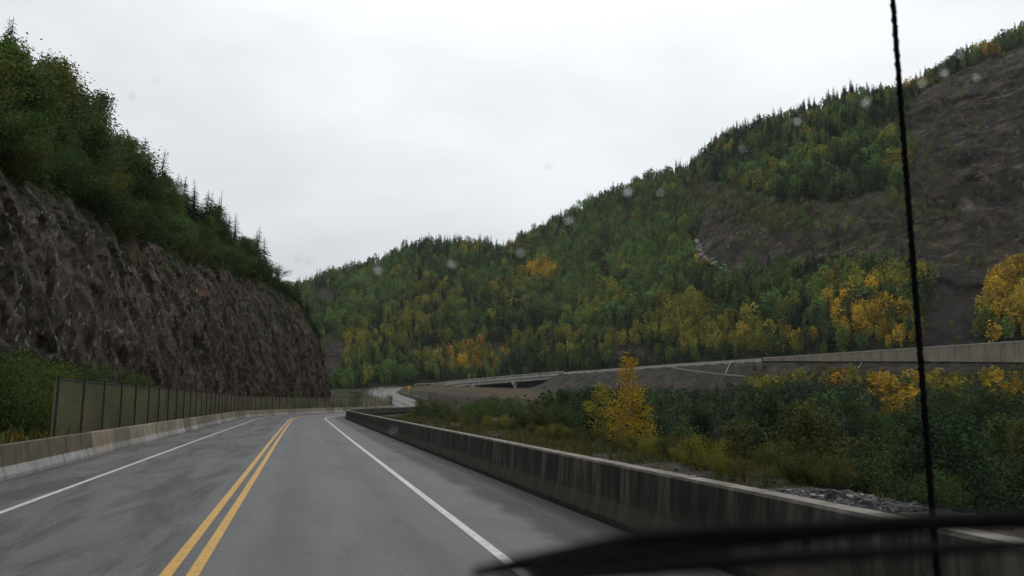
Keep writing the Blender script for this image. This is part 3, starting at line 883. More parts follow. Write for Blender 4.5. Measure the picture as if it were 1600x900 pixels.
SPOTS = [(662, 470, 22, 12), (690, 552, 26, 14), (980, 556, 42, 12), (520, 560, 20, 40), (505, 470, 16, 22), (1390, 205, 14, 14), (775, 545, 14, 10), (640, 545, 10, 14)]
wob = 12*fbm(MX/40, MY/40, MZ/40, 81, 3)
rk = in_poly(mpx+wob, mpy+wob*0.7, ROCK).astype(float)
scr_ = in_poly(mpx+wob*0.6, mpy+wob*0.4, SCREE).astype(float)
spot = np.zeros_like(rk)
for a, b_, ra, rb in SPOTS:
    spot = np.maximum(spot, (((mpx+wob*0.5-a)/ra)**2+((mpy+wob*0.4-b_)/rb)**2 < 1).astype(float))
UPPER = [(1075, 300), (1150, 262), (1300, 250), (1420, 240), (1425, 330), (1300, 345), (1150, 330)]
grass = in_poly(mpx+wob, mpy+wob, [(1080, 280), (1420, 280), (1420, 345), (1250, 375), (1090, 335)]).astype(float)*0.8
grass = np.maximum(grass, 0.42*rk)
def blur(a, n=1):
    for _ in range(n):
        p = np.pad(a, 1, 'edge')
        a = (p[1:-1, 1:-1]*2+p[:-2, 1:-1]+p[2:, 1:-1]+p[1:-1, :-2]+p[1:-1, 2:])/6
    return a
rkb = blur(np.maximum(rk, spot*0.7), 2)
# relief
wx_ = 4*fbm(MX/14, MY/14, MZ/14, 96, 3); wz_ = 4*fbm(MX/14, MY/14, MZ/14, 97, 3)
rel = 5*ridged(MX/85, MY/85, MZ/70, 91, 4)*(0.6+0.4*rkb) + rkb*(2.2*(cell((MX+MZ*0.9+wx_)/22, (MZ-MX*0.6+wz_)/24, MY/40, 92)-0.5)+1.5*(cell((MX+MZ*0.9+wx_)/8, (MZ-MX*0.6+wz_)/9, MY/16, 93)-0.5)+1.1*(cell((MX+MZ*0.8)/3.2, (MZ-MX*0.5)/4.0, MY/6, 98)-0.5)+1.6*ridged(MX/16+MZ/30, MY/16, MZ/30, 94, 4)*0.4)
rel = rel*sstep(0.0, 0.06, MT)*(1-0.85*sstep(0.9, 1.0, MT))
MR2 = MR - rel*np.where(MT <= 1, 1, 0.3)
MX = MR2*np.sin(MA); MY = MR2*np.cos(MA)
MZ2 = MZ + 1.2*fbm(MX/9, MY/9, 0, 95, 3)*sstep(0.0, 0.06, MT)
wood = 1-blur(np.maximum.reduce([rk, scr_, spot]), 1)
mtn = mesh_np('mountain', np.stack([MX.ravel(), MY.ravel(), MZ2.ravel()], 1), grid_faces(len(maz), len(mt))[:, ::-1], M_MTN,
              attrs={'wood': ('POINT', 'FLOAT', wood), 'scree': ('POINT', 'FLOAT', np.clip(blur(np.maximum(scr_, spot*0.6)), 0, 1)), 'grass': ('POINT', 'FLOAT', blur(grass, 2))}, smooth=False)
tag(mtn, kind='structure')
MGRID = np.stack([MX, MY, MZ2], -1)

# pale rubble chute at the left edge of the rock face
def mtn_at_px(px, py):
    q = (mpx2-px)**2+(mpy2-py)**2
    q = np.where(MT <= 1.0, q, 1e9)
    i = np.unravel_index(np.argmin(q), q.shape)
    return MGRID[i]
mpx2, mpy2, _mdepth = proj(MGRID.reshape(-1, 3)); mpx2 = mpx2.reshape(MX.shape); mpy2 = mpy2.reshape(MX.shape); _mdepth = _mdepth.reshape(MX.shape)

# ------------------------------------------------------------------ bridge
bridge = empty('concrete_bridge', road(np.array((S_B0+S_B1)/2), np.array(0.0)))
tag(bridge, 'curved concrete highway bridge on piers with open baluster railing', 'bridge')
boff = -np.array(bridge.location)
def fr_(s0, s1, d, n=30):
    return [(road(np.array(q), np.array(d))+boff, rnormal(q)) for q in np.linspace(s0, s1, n)]
mb = MB(); mb.sweep([(-6.4, -0.02), (-6.4, -0.5), (6.4, -0.5), (6.4, -0.02)], fr_(S_B0, S_B1, 0)); mb.build('deck', M_FARC, bridge)
for dd in (-5.5, 0.0, 5.5):
    mb = MB(); mb.sweep([(-0.35, -0.503), (-0.35, -1.75), (0.35, -1.75), (0.35, -0.503)], fr_(S_B0+1, S_B1-1, dd)); mb.build('girder', M_FARC, bridge)
for sd in (-1, 1):
    rl = MB()
    rl.sweep([(-0.17, 0.82), (-0.17, 1.12), (0.17, 1.12), (0.17, 0.82)], fr_(S_B0-5, S_B1+3, 6.1*sd))
    rl.sweep([(-0.2, -0.01), (-0.2, 0.28), (0.2, 0.28), (0.2, -0.01)], fr_(S_B0-5, S_B1+3, 6.1*sd))
    for q in np.arange(S_B0-5, S_B1+3, 1.4):
        p = road(np.array(q), np.array(6.1*sd))+boff; n = rnormal(q)
        rl.box(p+np.array([0, 0, 0.55]), (0.24, 0.45, 0.54), (n, np.array([-n[1], n[0], 0]), np.array([0, 0, 1.])))
    rl.build('railing', M_FARC, bridge)
for px in (684, 741, 806):
    sp_ = float(_ss[np.argmin(np.abs(_pp-px))])
    p = road(np.array(sp_), np.array(0.0)); n = rnormal(sp_); tz = np.array([-n[1], n[0], 0])
    g = min(ground_z(p[0], p[1]), p[2]-4)-1.0
    mb = MB()
    mb.box(p+boff+np.array([0, 0, -2.3]), (13.4, 1.5, 1.1), (n, tz, np.array([0, 0, 1.])))
    for dd in (-5.2, 5.2):
        c0 = p+n*dd+boff
        mb.tube([c0+np.array([0, 0, g-p[2]]), c0+np.array([0, 0, -2.86])], 0.75, 14)
    mb.build('pier', M_FARC, bridge)
for s_, sg in ((S_B0, -1), (S_B1, 1)):
    p = road(np.array(s_), np.array(0.0)); n = rnormal(s_); tz = np.array([-n[1], n[0], 0])
    mb = MB(); mb.box(p+boff+tz*(-sg*0.8 if False else 0)+np.array([0, 0, -2.6]), (13.0, 1.2, 4.3), (n, tz, np.array([0, 0, 1.])))
    mb.build('abutment', M_FARC, bridge)

# far roadside: low concrete curb rail after the bridge, then the panelled retaining wall
o = wall_mesh('concrete_wall', [(0.0, -0.3), (0.0, 0.62), (0.3, 0.62), (0.3, -0.5)], S_B1+3.2, S_RW0+1, 5.9, 1.0, M_FARC)
tag(o, 'low pale parapet wall on the grey embankment past the far bridge', 'wall')
o = wall_mesh('guard_wall', [(0.0, -0.3), (0.0, 0.75), (-0.3, 0.75), (-0.3, -0.5)], S_B0+0, S_END-2, -6.5, 1.5, M_FARC) if False else None
rw = empty('retaining_wall', road(np.array(S_RW0+60), np.array(6.0)))
tag(rw, 'long panelled tan retaining wall with ribs holding up the far road', 'wall')
woff = -np.array(rw.location)
V = []; cop = []
ss = np.arange(S_RW0+1.2, S_END-2, 1.5)
def rw_h(s):
    return float(np.interp(s, S_ALL, RW_H))
mb = MB()
fro = []
for s in ss:
    p = road(np.array(s), np.array(6.05))+woff; n = rnormal(s); h = rw_h(s)
    fro.append((p, n, h))
k = 4
V = [q for p, n, h in fro for q in (p+np.array([0, 0, 0.55]), p+n*0.25+np.array([0, 0, 0.55]), p+n*0.25+np.array([0, 0, 0.1-h]), p+np.array([0, 0, 0.1-h]))]
f = [(i*k+j, (i+1)*k+j, (i+1)*k+(j+1) % k, i*k+(j+1) % k) for i in range(len(fro)-1) for j in range(k)]
mesh_np('panel_face', np.array(V), f, M_RETC, rw)
mb = MB(); mb.sweep([(-0.05, 0.553), (-0.05, 0.80), (0.38, 0.80), (0.38, 0.553)], [(p, n) for p, n, h in fro]); mb.build('coping', M_FARC, rw)
for s in np.arange(S_RW0+6, S_END-4, 3.6):
    p = road(np.array(s), np.array(6.05))+woff; n = rnormal(s); h = rw_h(s)
    if h < 0.8: continue
    mb = MB(); mb.box(p+n*0.30+np.array([0, 0, (0.5-h)/2]), (0.12, 0.22, h+0.4), (n, np.array([-n[1], n[0], 0]), np.array([0, 0, 1.])))
    mb.build('rib', M_BAR, rw)

# drain pipes down the embankment
def drain(pxa, pya, pxb, pyb, label):
    ds = np.linspace(430, 640, 900)
    q = proj(road(ds, np.full(900, 6.6)))
    j = int(np.argmin(np.abs(q[0]-pxa))); dep = q[2][j]
    a = at_depth(pxa, pya, dep); b_ = at_depth(pxb, pyb, dep-9)
    o = empty('drain_pipe', a)
    tag(o, label, 'drain pipe', 'steel drain pipes on the far embankment')
    mb = MB(); mb.tube([np.zeros(3), (b_-a)*0.5+np.array([0, 0, 0.15]), b_-a], 0.13, 10); mb.build('pipe', M_GALV, o)
    mb = MB(); mb.tube([(b_-a)*0.98, (b_-a)*1.02+np.array([0, 0, -0.1])], 0.2, 10); mb.build('flared_outlet', M_GALV, o)
drain(1142, 566, 1134, 582, 'short pale drain pipe on the bare grey embankment right of the yellow birch')
drain(1347, 566, 1331, 592, 'pale slanting drain pipe below the panelled retaining wall')
# a bench path across the embankment, its pale line built as a thin tube
pa = []
for px, py in ((1040, 572), (1080, 579), (1120, 584), (1165, 588)):
    ds = np.linspace(430, 640, 900); q = proj(road(ds, np.full(900, 6.6))); j = int(np.argmin(np.abs(q[0]-px)))
    pa.append(at_depth(px, py, q[2][j]-4-0.05*(px-1040)))
mb = MB(); mb.tube(pa, 0.10, 8); o = mb.build('drain_pipe', M_GALV)
tag(o, 'long thin pale line of a bench path across the grey embankment', 'drain pipe', 'steel drain pipes on the far embankment')

# signs and delineator posts at the far bend
def sign(px, s_lo, s_hi, d, h, kind, label):
    s = s_at_px(px, d, s_lo, s_hi)
    p = road(np.array(s), np.array(d))
    o = empty('road_sign', p); tag(o, label, 'road sign')
    to = EYE-p; to[2] = 0; to /= np.linalg.norm(to); side = np.array([-to[1], to[0], 0])
    mb = MB(); mb.box(np.array([0, 0, h/2-0.3]), (0.09, 0.09, h+0.6), (side, to, np.array([0, 0, 1.]))); mb.build('post', M_GALV, o)
    mb = MB()
    if kind == 'diamond':
        u = (side+np.array([0, 0, 1]))/math.sqrt(2); v = (np.array([0, 0, 1])-side)/math.sqrt(2)
        mb.box(np.array([0, 0, h])+to*0.08, (1.05, 1.05, 0.03), (u, v, to)); mb.build('sign_face', M_SIGNY, o)
        ar = MB()
        ar.tube([np.array([0, 0, h-0.3])+to*0.105, np.array([0, 0, h+0.05])+to*0.105, side*0.16+np.array([0, 0, h+0.22])+to*0.105], 0.05, 6); ar.build('arrow', M_BLACK, o)
    else:
        mb.box(np.array([0, 0, h])+to*0.08, (1.5, 0.8, 0.03), (side, np.array([0, 0, 1.]), to)); mb.build('sign_face', M_SIGND, o)
sign(617, 200, 290, 6.9, 3.0, 'diamond', 'yellow diamond warning sign on a post at the far bend')
sign(621, 320, 380, 6.9, 2.3, 'plate', 'dark rectangular sign facing away just before the bridge')
for px, s0_, s1_, d, lab in ((589, 260, 320, -6.9, 'thin pale roadside marker post on the outer edge of the far bend'), (593, 250, 300, -6.9, 'short dark marker post beside the pale one at the far bend'),
                             (568, 90, 170, -5.0, 'thin pale marker post over the gravel before the far bend')):
    s = s_at_px(px, d, s0_, s1_); p = road(np.array(s), np.array(d))
    o = empty('delineator_post', p); tag(o, lab, 'marker post', 'marker posts at the far bend')
    mb = MB(); mb.box((0, 0, 0.7), (0.10, 0.05, 1.7)); mb.build('stake', M_GALV if 'pale' in lab else M_POST, o)
    mb = MB(); mb.box((0, -0.035, 1.4), (0.09, 0.012, 0.16)); mb.build('reflector', M_WHITE, o)

# ------------------------------------------------------------------ plants
def quads(cent, size, seed, up_bias=0.0, aspect=0.62):
    g = np.random.default_rng(seed)
    n = len(cent)
    a = g.normal(size=(n, 3)); a[:, 2] *= (1-up_bias); a /= np.linalg.norm(a, axis=1)[:, None]
    b_ = g.normal(size=(n, 3)); b_ -= (b_*a).sum(1)[:, None]*a; b_ /= np.linalg.norm(b_, axis=1)[:, None]
    sz = np.asarray(size)
    sz = (sz if sz.ndim else np.full(n, float(sz)))[:, None]
    la, wb = a*sz*0.5, b_*sz*0.5*aspect
    V = np.stack([cent-la, cent+wb-la*0.1, cent+la, cent-wb-la*0.1], 1)
    return V                       # (n,4,3)
def leaf_mesh(name, V, seed, clump=None):
    g = np.random.default_rng(seed+99)
    n = len(V)
    v = g.random(n)*0.6+0.2
    if clump is not None: v = np.clip(v+clump, 0, 1)
    return mesh_np(name, V.reshape(-1, 3), np.arange(n*4).reshape(-1, 4), M_LEAF, link=False, attrs={'v': ('FACE', 'FLOAT', v)})
def broadleaf(h, spread, n_leaf, leaf, seed, low=0.25, sparse=0.0, mtl=None):
    g = np.random.default_rng(seed)
    mb = MB()
    bend = g.normal(size=2)*0.05*h
    def tp(t): return np.array([bend[0]*t*t, bend[1]*t*t, h*t])
    mb.tube([tp(t) for t in (0, .25, .5, .75, .97)], [0.018*h, 0.014*h, 0.010*h, 0.006*h, 0.002*h], 7)
    cents = []; cl = []
    nl = int(13+h)
    for i in range(nl):
        t = low+(0.96-low)*(i+0.5*g.random())/nl
        a = i*2.4+g.normal()*0.3; el = R(g.uniform(25, 60))
        L = spread*h*(1.0-0.75*max(0, (t-0.45)/0.55))*(0.6+0.6*g.random())*(0.55+0.45*min(1, (t-low)/0.2+0.3))
        p0 = tp(t); d = np.array([math.cos(a)*math.cos(el), math.sin(a)*math.cos(el), math.sin(el)])
        p1 = p0+d*L*0.55; p2 = p0+d*L+np.array([0, 0, -0.05*L])
        mb.tube([p0, p1, p2], [0.006*h*(1-t)+0.006, 0.004*h*(1-t)+0.004, 0.003], 5)
        k = max(6, int(n_leaf/nl*(0.5+L/(spread*h))))
        nc = 3+int(g.random()*3)
        for c_ in range(nc):
            u = 0.35+0.7*g.random()
            cc = p0+(p2-p0)*u+g.normal(size=3)*0.12*L
            m_ = max(3, int(k/nc))
            if g.random() < sparse: continue
            cents.append(cc+np.clip(g.normal(size=(m_, 3)), -1.7, 1.7)*np.array([1, 1, 0.7])*(0.070*spread*h/0.33+0.06)*(0.6+0.7*g.random()))
            cl.append(np.full(m_, g.normal()*0.2))
    top = tp(0.97)+np.clip(g.normal(size=(max(4, n_leaf//30), 3)), -1.6, 1.6)*np.array([0.06, 0.06, 0.09])*h*0.6
    cents.append(top); cl.append(np.zeros(len(top)))
    cents = np.concatenate(cents); cl = np.concatenate(cl)
    V = quads(cents, leaf*(0.7+0.6*g.random(len(cents))), seed+1)
    return mb.data('trunk', mtl or M_BARK, True), leaf_mesh('crown', V, seed, cl)
def shrub_p(h, spread, n_leaf, leaf, seed):
    g = np.random.default_rng(seed)
    mb = MB(); cents = []; cl = []
    ns = 9
    for i in range(ns):
        a = i*2.4+g.normal()*0.4; out = spread*h*math.sqrt((i+0.5)/ns)
        p0 = np.array([math.cos(a), math.sin(a), 0])*0.05*h
        tipz = h*(1-0.45*(out/(spread*h))**2)*(0.75+0.3*g.random())
        p2 = np.array([math.cos(a)*out, math.sin(a)*out, tipz]); p1 = (p0+p2)/2+np.array([0, 0, 0.08*h])
        mb.tube([p0, p1, p2], [0.012*h, 0.008*h, 0.003*h], 5)
        k = n_leaf//ns
        for c_ in range(5):
            u = 0.22+0.8*g.random(); m_ = k//5
            cc = (p0*(1-u)**2+2*p1*u*(1-u)+p2*u*u)
            cents.append(cc+np.clip(g.normal(size=(m_, 3)), -1.8, 1.8)*0.10*h*np.array([1, 1, 0.8])); cl.append(np.full(m_, g.normal()*0.15))
    cents = np.concatenate(cents); cents[:, 2] = np.abs(cents[:, 2]); cl = np.concatenate(cl)
    V = quads(cents, leaf*(0.7+0.6*g.random(len(cents))), seed+1)
    return mb.data('stems', M_BARK, True), leaf_mesh('foliage', V, seed, cl)
def spruce_p(h, rad, seed, dens=1.0):
    g = np.random.default_rng(seed)
    mb = MB(); mb.tube([(0, 0, 0), (0, 0, h*0.5), (0, 0, h)], [0.016*h, 0.010*h, 0.001*h], 7)
    Vs = []; cl = []
    nlay = int(30*dens)
    for i in range(nlay):
        t = 0.07+0.92*(i/nlay)
        L0 = rad*h*(1-t)**0.8*(0.85+0.4*g.random())+0.02*h
        nb = max(4, int(9*(1-t)+4))
        for j in range(nb):
            if g.random() < 0.10: continue
            a = j*2*math.pi/nb+i*0.7+g.normal()*0.2
            L = L0*(0.6+0.55*g.random())
            dr = -0.10-0.30*(1-t)+g.normal()*0.08
            d = np.array([math.cos(a), math.sin(a), dr]); sd = np.array([-math.sin(a), math.cos(a), 0])
            p0 = np.array([0, 0, h*t+g.normal()*0.008*h])
            for k in range(3):
                u0 = k*0.28; wv = L*(0.20-0.03*k)*(0.8+0.4*g.random())
                b0 = p0+d*L*u0; e_ = p0+d*L*min(1.05, u0+0.48)+sd*wv*(0, 0.9, -0.9)[k]*g.random()+np.array([0, 0, -0.02*h*u0])
                mid = (b0+e_)/2
                Vs.append([b0, mid+sd*wv*0.7+np.array([0, 0, -0.25*wv]), e_, mid-sd*wv*0.7+np.array([0, 0, -0.25*wv])])
                cl.append(g.normal()*0.1)
    V = np.array(Vs)
    return mb.data('trunk', M_BARK, True), leaf_mesh('crown', V, seed, np.array(cl))

P_BROAD = [broadleaf(6.0, sp_, 3600, 0.17, 100+i, lo_) for i, (sp_, lo_) in enumerate([(0.30, .2), (0.26, .25), (0.34, .18), (0.28, .3), (0.24, .2), (0.32, .22)])]
P_AIRY = [broadleaf(6.0, 0.26, 900, 0.19, 140+i, 0.3, 0.25, M_PALEBARK) for i in range(3)]
P_BUSH = [shrub_p(2.0, s_, 3000, 0.085, 200+i) for i, s_ in enumerate([0.6, 0.75, 0.5, 0.9])]
P_BIG = [shrub_p(4.0, s_, 9000, 0.10, 260+i) for i, s_ in enumerate([0.38, 0.45])]
P_SPR = [spruce_p(8.0, r_, 300+i) for i, r_ in enumerate([0.26, 0.21, 0.29, 0.19, 0.24])]
HGT = {'b': 6.0, 'a': 6.0, 's': 2.0, 't': 4.0, 'c': 8.0}

DKG = (0.034, 0.052, 0.016); MDG = (0.051, 0.085, 0.023); LTG = (0.074, 0.118, 0.028); YGR = (0.16, 0.145, 0.022); YEL = (0.34, 0.21, 0.02); ORG = (0.34, 0.14, 0.02)
SPG = (0.022, 0.034, 0.018); TEAL = (0.028, 0.048, 0.022); OLV = (0.075, 0.078, 0.020)
CNAME = {DKG: 'dark green', MDG: 'mid green', LTG: 'light green', YGR: 'yellow-green', YEL: 'golden yellow', ORG: 'orange', SPG: 'blackish green', TEAL: 'deep green', OLV: 'olive'}
def plant(kind, proto, loc, height, colr, label, group, cat, name, wid=1.0, jit=True):
    o = empty(name, loc)
    tag(o, label, cat, group)
    k = height/HGT[kind]
    o.scale = (k*wid, k*wid, k)
    o.rotation_euler = (random.uniform(-.05, .05), random.uniform(-.05, .05), random.uniform(0, 6.28))
    j = (1+random.uniform(-.22, .25))*(1.3 if (kind in 'ab' and loc[0] < 5) else 1)
    for nm, me in zip(('stems', 'foliage') if kind in 'st' else ('trunk', 'crown'), proto):
        c = bpy.data.objects.new(nm, me); COL.objects.link(c); c.parent = o
        c.color = (colr[0]*j*random.uniform(.9, 1.1), colr[1]*j, colr[2]*j, 1)
    return o
REC = []      # every plant: (zone words, kind, colour name, object, height) for the labels given at the end

SKY_X = [-60, 0, 60, 85, 105, 130, 160, 200, 225, 250, 265, 290, 330, 370, 400, 440, 470, 520]
SKY_Y = [70, 66, 72, 62, 68, 118, 150, 143, 160, 205, 240, 290, 288, 325, 350, 405, 440, 480]
def put(kind, loc, height, colr, zone, name, cat, wid=1.0, airy=False):
    if zone in ('on the cliff slope', 'on the cliff skyline', 'on the cliff rim'):
        a, b_, c_ = (float(q[0]) for q in proj([np.asarray(loc, float)]))
        row = np.interp(a, SKY_X, SKY_Y)+random.uniform(0, 22)
        if kind == 'a': row -= 34*random.random()
        if kind == 'c': row -= (62 if a < 45 else 12+30*random.random())
        half = 0.28*height*wid*F/c_ if kind != 'c' else 4
        row = max(row, np.interp(a+half, SKY_X, SKY_Y)-6) if kind != 'c' else row
        v_ = ray(a, row); zmax = EYE[2]+v_[2]/math.hypot(v_[0], v_[1])*math.hypot(loc[0], loc[1])
        height = min(height, zmax-loc[2])
        if height < 1.3: return None
    proto = {'b': P_BROAD, 'a': P_AIRY, 's': P_BUSH, 't': P_BIG, 'c': P_SPR}[kind]
    o = plant(kind, random.choice(proto), loc, height, colr, None, None, cat, name, wid)
    REC.append((zone, name, CNAME[colr], o, height))
    return o

# --- zone A: the wooded slope above the cliff
cnt = 0
def pickcol(ch):
    r_ = random.random(); acc = 0
    for c_, p_ in ch:
        acc += p_
        if r_ < acc: return c_
    return ch[-1][0]
for k in range(92):                                         # skyline and slope broadleaf
    s = 22+150*random.random()**1.15
    tt_ = 1.0+random.choice([random.uniform(0.02, 0.35), random.uniform(0.2, 0.75)])
    p = on_cliff(s, tt_)
    hgt = random.uniform(4.0, 7.5)*(0.75 if s < 48 else (1.0 if s < 105 else 0.72))
    airy = random.random() < 0.13
    put('a' if airy else 'b', p-np.array([0, 0, 0.15]), hgt, pickcol([(DKG, .2), (MDG, .36), (LTG, .18), (OLV, .2), (YGR, .06)]), 'on the cliff slope', 'birch_tree', 'birch', random.uniform(1.0, 1.35))
for k in range(62):
    s = random.uniform(46, 128); p = on_cliff(s, 1.0+random.uniform(0.03, 0.6))
    put('b' if random.random() > .12 else 'a', p-np.array([0, 0, 0.15]), random.uniform(4.5, 7.8), pickcol([(DKG, .2), (MDG, .38), (LTG, .2), (OLV, .2), (YGR, .02)]), 'on the cliff slope', 'birch_tree', 'birch', random.uniform(1.0, 1.3))
for px_t, tt_ in ((4, 1.5), (14, 1.62), (32, 1.45)):
    ss_ = np.linspace(20, 90, 300); q_ = np.array([proj(on_cliff(v, tt_))[0][0] for v in ss_]); s = float(ss_[np.argmin(np.abs(q_-px_t))])
    put('c', on_cliff(s, tt_)-np.array([0, 0, 0.15]), 9.5 if px_t < 20 else 7.5, SPG, 'on the cliff skyline', 'spruce_tree', 'spruce', 0.8)
for k in range(40):
    s = random.uniform(92, 152); p = on_cliff(s, random.uniform(0.93, 1.2))
    put('s', p-np.array([0, 0, 0.3]), random.uniform(2.8, 4.2), pickcol([(LTG, .5), (MDG, .4), (OLV, .1)]), 'on the cliff rim', 'willow_shrub', 'shrub', random.uniform(0.9, 1.2))
for k in range(42):
    s = random.uniform(26, 105); p = on_cliff(s, random.uniform(0.70, 0.95))
    put('s', p-np.array([0, 0, 0.3]), random.uniform(2.0, 3.4), pickcol([(DKG, .2), (MDG, .4), (LTG, .1), (OLV, .3)]), 'on the cliff rim', 'willow_shrub', 'shrub', random.uniform(0.9, 1.2))
for k in range(58):
    s = random.choice([random.uniform(22, 60), random.uniform(105, 185), random.uniform(120, 180)])
    tt_ = 1.0+random.uniform(0.05, 0.75)
    p = on_cliff(s, tt_)
    put('c', p-np.array([0, 0, 0.15]), random.uniform(4.5, 9.5)*(0.75 if s < 50 else (1.0 if s < 100 else 0.9)), SPG, 'on the cliff skyline', 'spruce_tree', 'spruce', random.uniform(0.8, 1.1))
for k in range(58):
    s = random.uniform(104, 182)
    p = on_cliff(s, 1.0+random.uniform(0.0, 0.38))
    put('c', p-np.array([0, 0, 0.15]), random.uniform(5.5, 9.5)*(1.0 if s < 160 else 0.85), SPG, 'on the cliff skyline', 'spruce_tree', 'spruce', random.uniform(0.85, 1.1))
sp0 = on_cliff(132.0, 1.15)
o = empty('dead_tree', sp0); tag(o, 'bare dead trunk sticking up among the spruces above the far end of the cliff', 'dead tree')
mb = MB(); mb.tube([(0, 0, -0.3), (0.05, 0, 5), (0.12, 0.05, 10.5)], [0.13, 0.09, 0.03], 8); mb.build('trunk', M_BARK, o)
for zz, aa in ((6.0, 0.5), (7.4, 2.9), (8.6, 4.4)):
    mb = MB(); mb.tube([(0.07, 0, zz), (0.07+0.5*math.cos(aa), 0.5*math.sin(aa), zz+0.12)], [0.025, 0.008], 5); mb.build('branch', M_BARK, o)
for k in range(70):                                        # shrubs along the rim
    s = 20+155*random.random()
    tt_ = random.uniform(0.84, 1.12)
    p = on_cliff(s, tt_)
    put('s', p-np.array([0, 0, 0.2]), random.uniform(1.6, 3.2), pickcol([(DKG, .1), (MDG, .4), (LTG, .25), (OLV, .2), (YGR, .05)]), 'on the cliff rim', 'willow_shrub', 'shrub', random.uniform(1.0, 1.4))
# --- zone B: bushes between fence and cliff
for k in range(64):
    s = random.choice([random.uniform(17, 36), random.uniform(24, 80), random.uniform(60, 170)])
    d = -random.uniform(8.6, 11.3) if s > 26 else -random.uniform(7.6, 11.3)
    p = road(np.array(s), np.array(d)); p[2] = ground_z(p[0], p[1])-0.1
    hgt = random.uniform(2.0, 3.5) if s > 38 else random.uniform(2.6, 4.2)
    put('t', p, hgt, pickcol([(DKG, .2), (MDG, .4), (LTG, .15), (OLV, .25)]), 'behind the chain-link fence at the cliff foot' if s > 26 else 'at the near end of the chain-link fence', 'alder_bush', 'bush', random.uniform(0.8, 1.05))

for k in range(14):
    s = random.uniform(28, 62); p = road(np.array(s), np.array(-random.uniform(9.6, 11.0))); p[2] = ground_z(p[0], p[1])-0.1
    put('t', p, random.uniform(3.7, 4.7), pickcol([(DKG, .2), (MDG, .5), (OLV, .3)]), 'behind the chain-link fence at the cliff foot', 'alder_bush', 'bush', random.uniform(0.8, 1.0))
# --- zone C: the gravel verge beyond the wall
def verge(px, py, kind, hgt, colr, name, cat, zone, wid=1.0, zg=None):
    """stand a plant where the ray through (px,py) meets the ground"""
    v = ray(px, py)
    ts = np.linspace(6, 260, 1500)
    P = EYE+v[None]*ts[:, None]
    g_ = terrain(P[:, 0], P[:, 1])[0]
    hit = np.argmax(P[:, 2] < g_)
    if P[hit, 2] >= g_[hit]: return None
    p = P[hit].copy(); p[2] = g_[hit]-0.05
    return put(kind, p, hgt, colr, zone, name, cat, wid)
def birch(px, py, hgt, spread, n, leaf, colr, seed, label, mtl):
    v = ray(px, py); ts = np.linspace(6, 200, 3000); P = EYE+v[None]*ts[:, None]; g_ = terrain(P[:, 0], P[:, 1])[0]
    hit = int(np.argmax(P[:, 2] < g_)); p = P[hit].copy(); p[2] = g_[hit]-0.05
    tr, cr = broadleaf(hgt, spread, n, leaf, seed, 0.06, 0.12, mtl)
    o = empty('birch_tree', p); tag(o, label, 'birch')
    for nm, me in (('trunk', tr), ('crown', cr)):
        c = bpy.data.objects.new(nm, me); COL.objects.link(c); c.parent = o; c.color = (*colr, 1)
    return o
birch(968, 700, 2.1, 0.30, 650, 0.11, (0.33, 0.22, 0.02), 915, 'wide low golden birch bush at the left foot of the tall golden birch', M_PALEBARK)
birch(985, 699, 4.35, 0.20, 2000, 0.11, (0.36, 0.23, 0.02), 901, 'tall slim golden-leaved young birch standing beyond the concrete wall', M_PALEBARK)
birch(942, 694, 3.0, 0.28, 1700, 0.105, (0.24, 0.21, 0.03), 907, 'shorter yellow-green bushy birch touching the tall golden one', M_PALEBARK)
birch(1010, 702, 2.0, 0.30, 700, 0.10, (0.30, 0.22, 0.02), 911, 'low yellow sapling at the right foot of the golden birch', M_PALEBARK)
for px, py, h_, c_ in ((1105, 735, 1.25, YGR), (1125, 745, 0.8, YGR), (1060, 722, 0.8, YGR), (1165, 752, 0.7, OLV), (1040, 715, 0.9, OLV), (900, 690, 0.9, OLV), (865, 686, 1.0, YGR), (880, 684, 0.8, YGR),
                       (787, 672, 1.4, YGR), (800, 674, 1.2, OLV), (760, 667, 1.1, YGR), (735, 664, 1.3, OLV), (710, 661, 1.3, OLV), (690, 657, 1.4, MDG), (670, 655, 1.6, MDG), (655, 651, 1.7, DKG), (645, 650, 1.2, LTG),
                       (830, 680, 1.0, OLV), (845, 682, 0.8, YGR), (925, 695, 0.9, OLV), (1075, 728, 0.6, YGR), (1195, 758, 0.6, OLV), (1090, 731, 0.7, OLV), (1010, 708, 1.0, YGR), (955, 699, 1.0, OLV), (975, 702, 0.9, YGR), (1145, 748, 0.5, OLV),
                       (820, 668, 1.9, MDG), (850, 670, 1.9, LTG), (880, 672, 1.8, MDG), (780, 655, 2.3, MDG), (740, 648, 2.4, LTG), (700, 645, 2.2, MDG), (905, 672, 1.6, DKG), (840, 655, 2.6, DKG), (800, 645, 2.8, MDG), (680, 640, 2.0, DKG), (1285, 762, 0.7, OLV), (1240, 755, 0.8, OLV)):
    verge(px, py, 's', h_, c_, 'willow_shrub', 'shrub', 'on the gravel verge', 0.85)
for k in range(24):
    verge(random.uniform(630, 930), 0, 's', 1, MDG, 'willow_shrub', 'shrub', '') if False else None
    q_ = random.random(); verge(640+270*q_, 646+30*q_+random.uniform(-12, 6), 's', random.uniform(2.0, 3.3), pickcol([(MDG, .4), (DKG, .1), (LTG, .25), (OLV, .25)]), 'willow_shrub', 'shrub', 'on the gravel verge', random.uniform(.9, 1.2))
for k in range(22):
    verge(random.uniform(1390, 1660), random.uniform(735, 800), 's', random.uniform(0.6, 1.2), pickcol([(MDG, .4), (DKG, .5), (OLV, .1)]), 'willow_shrub', 'shrub', 'on the gravel verge', random.uniform(.9, 1.2))
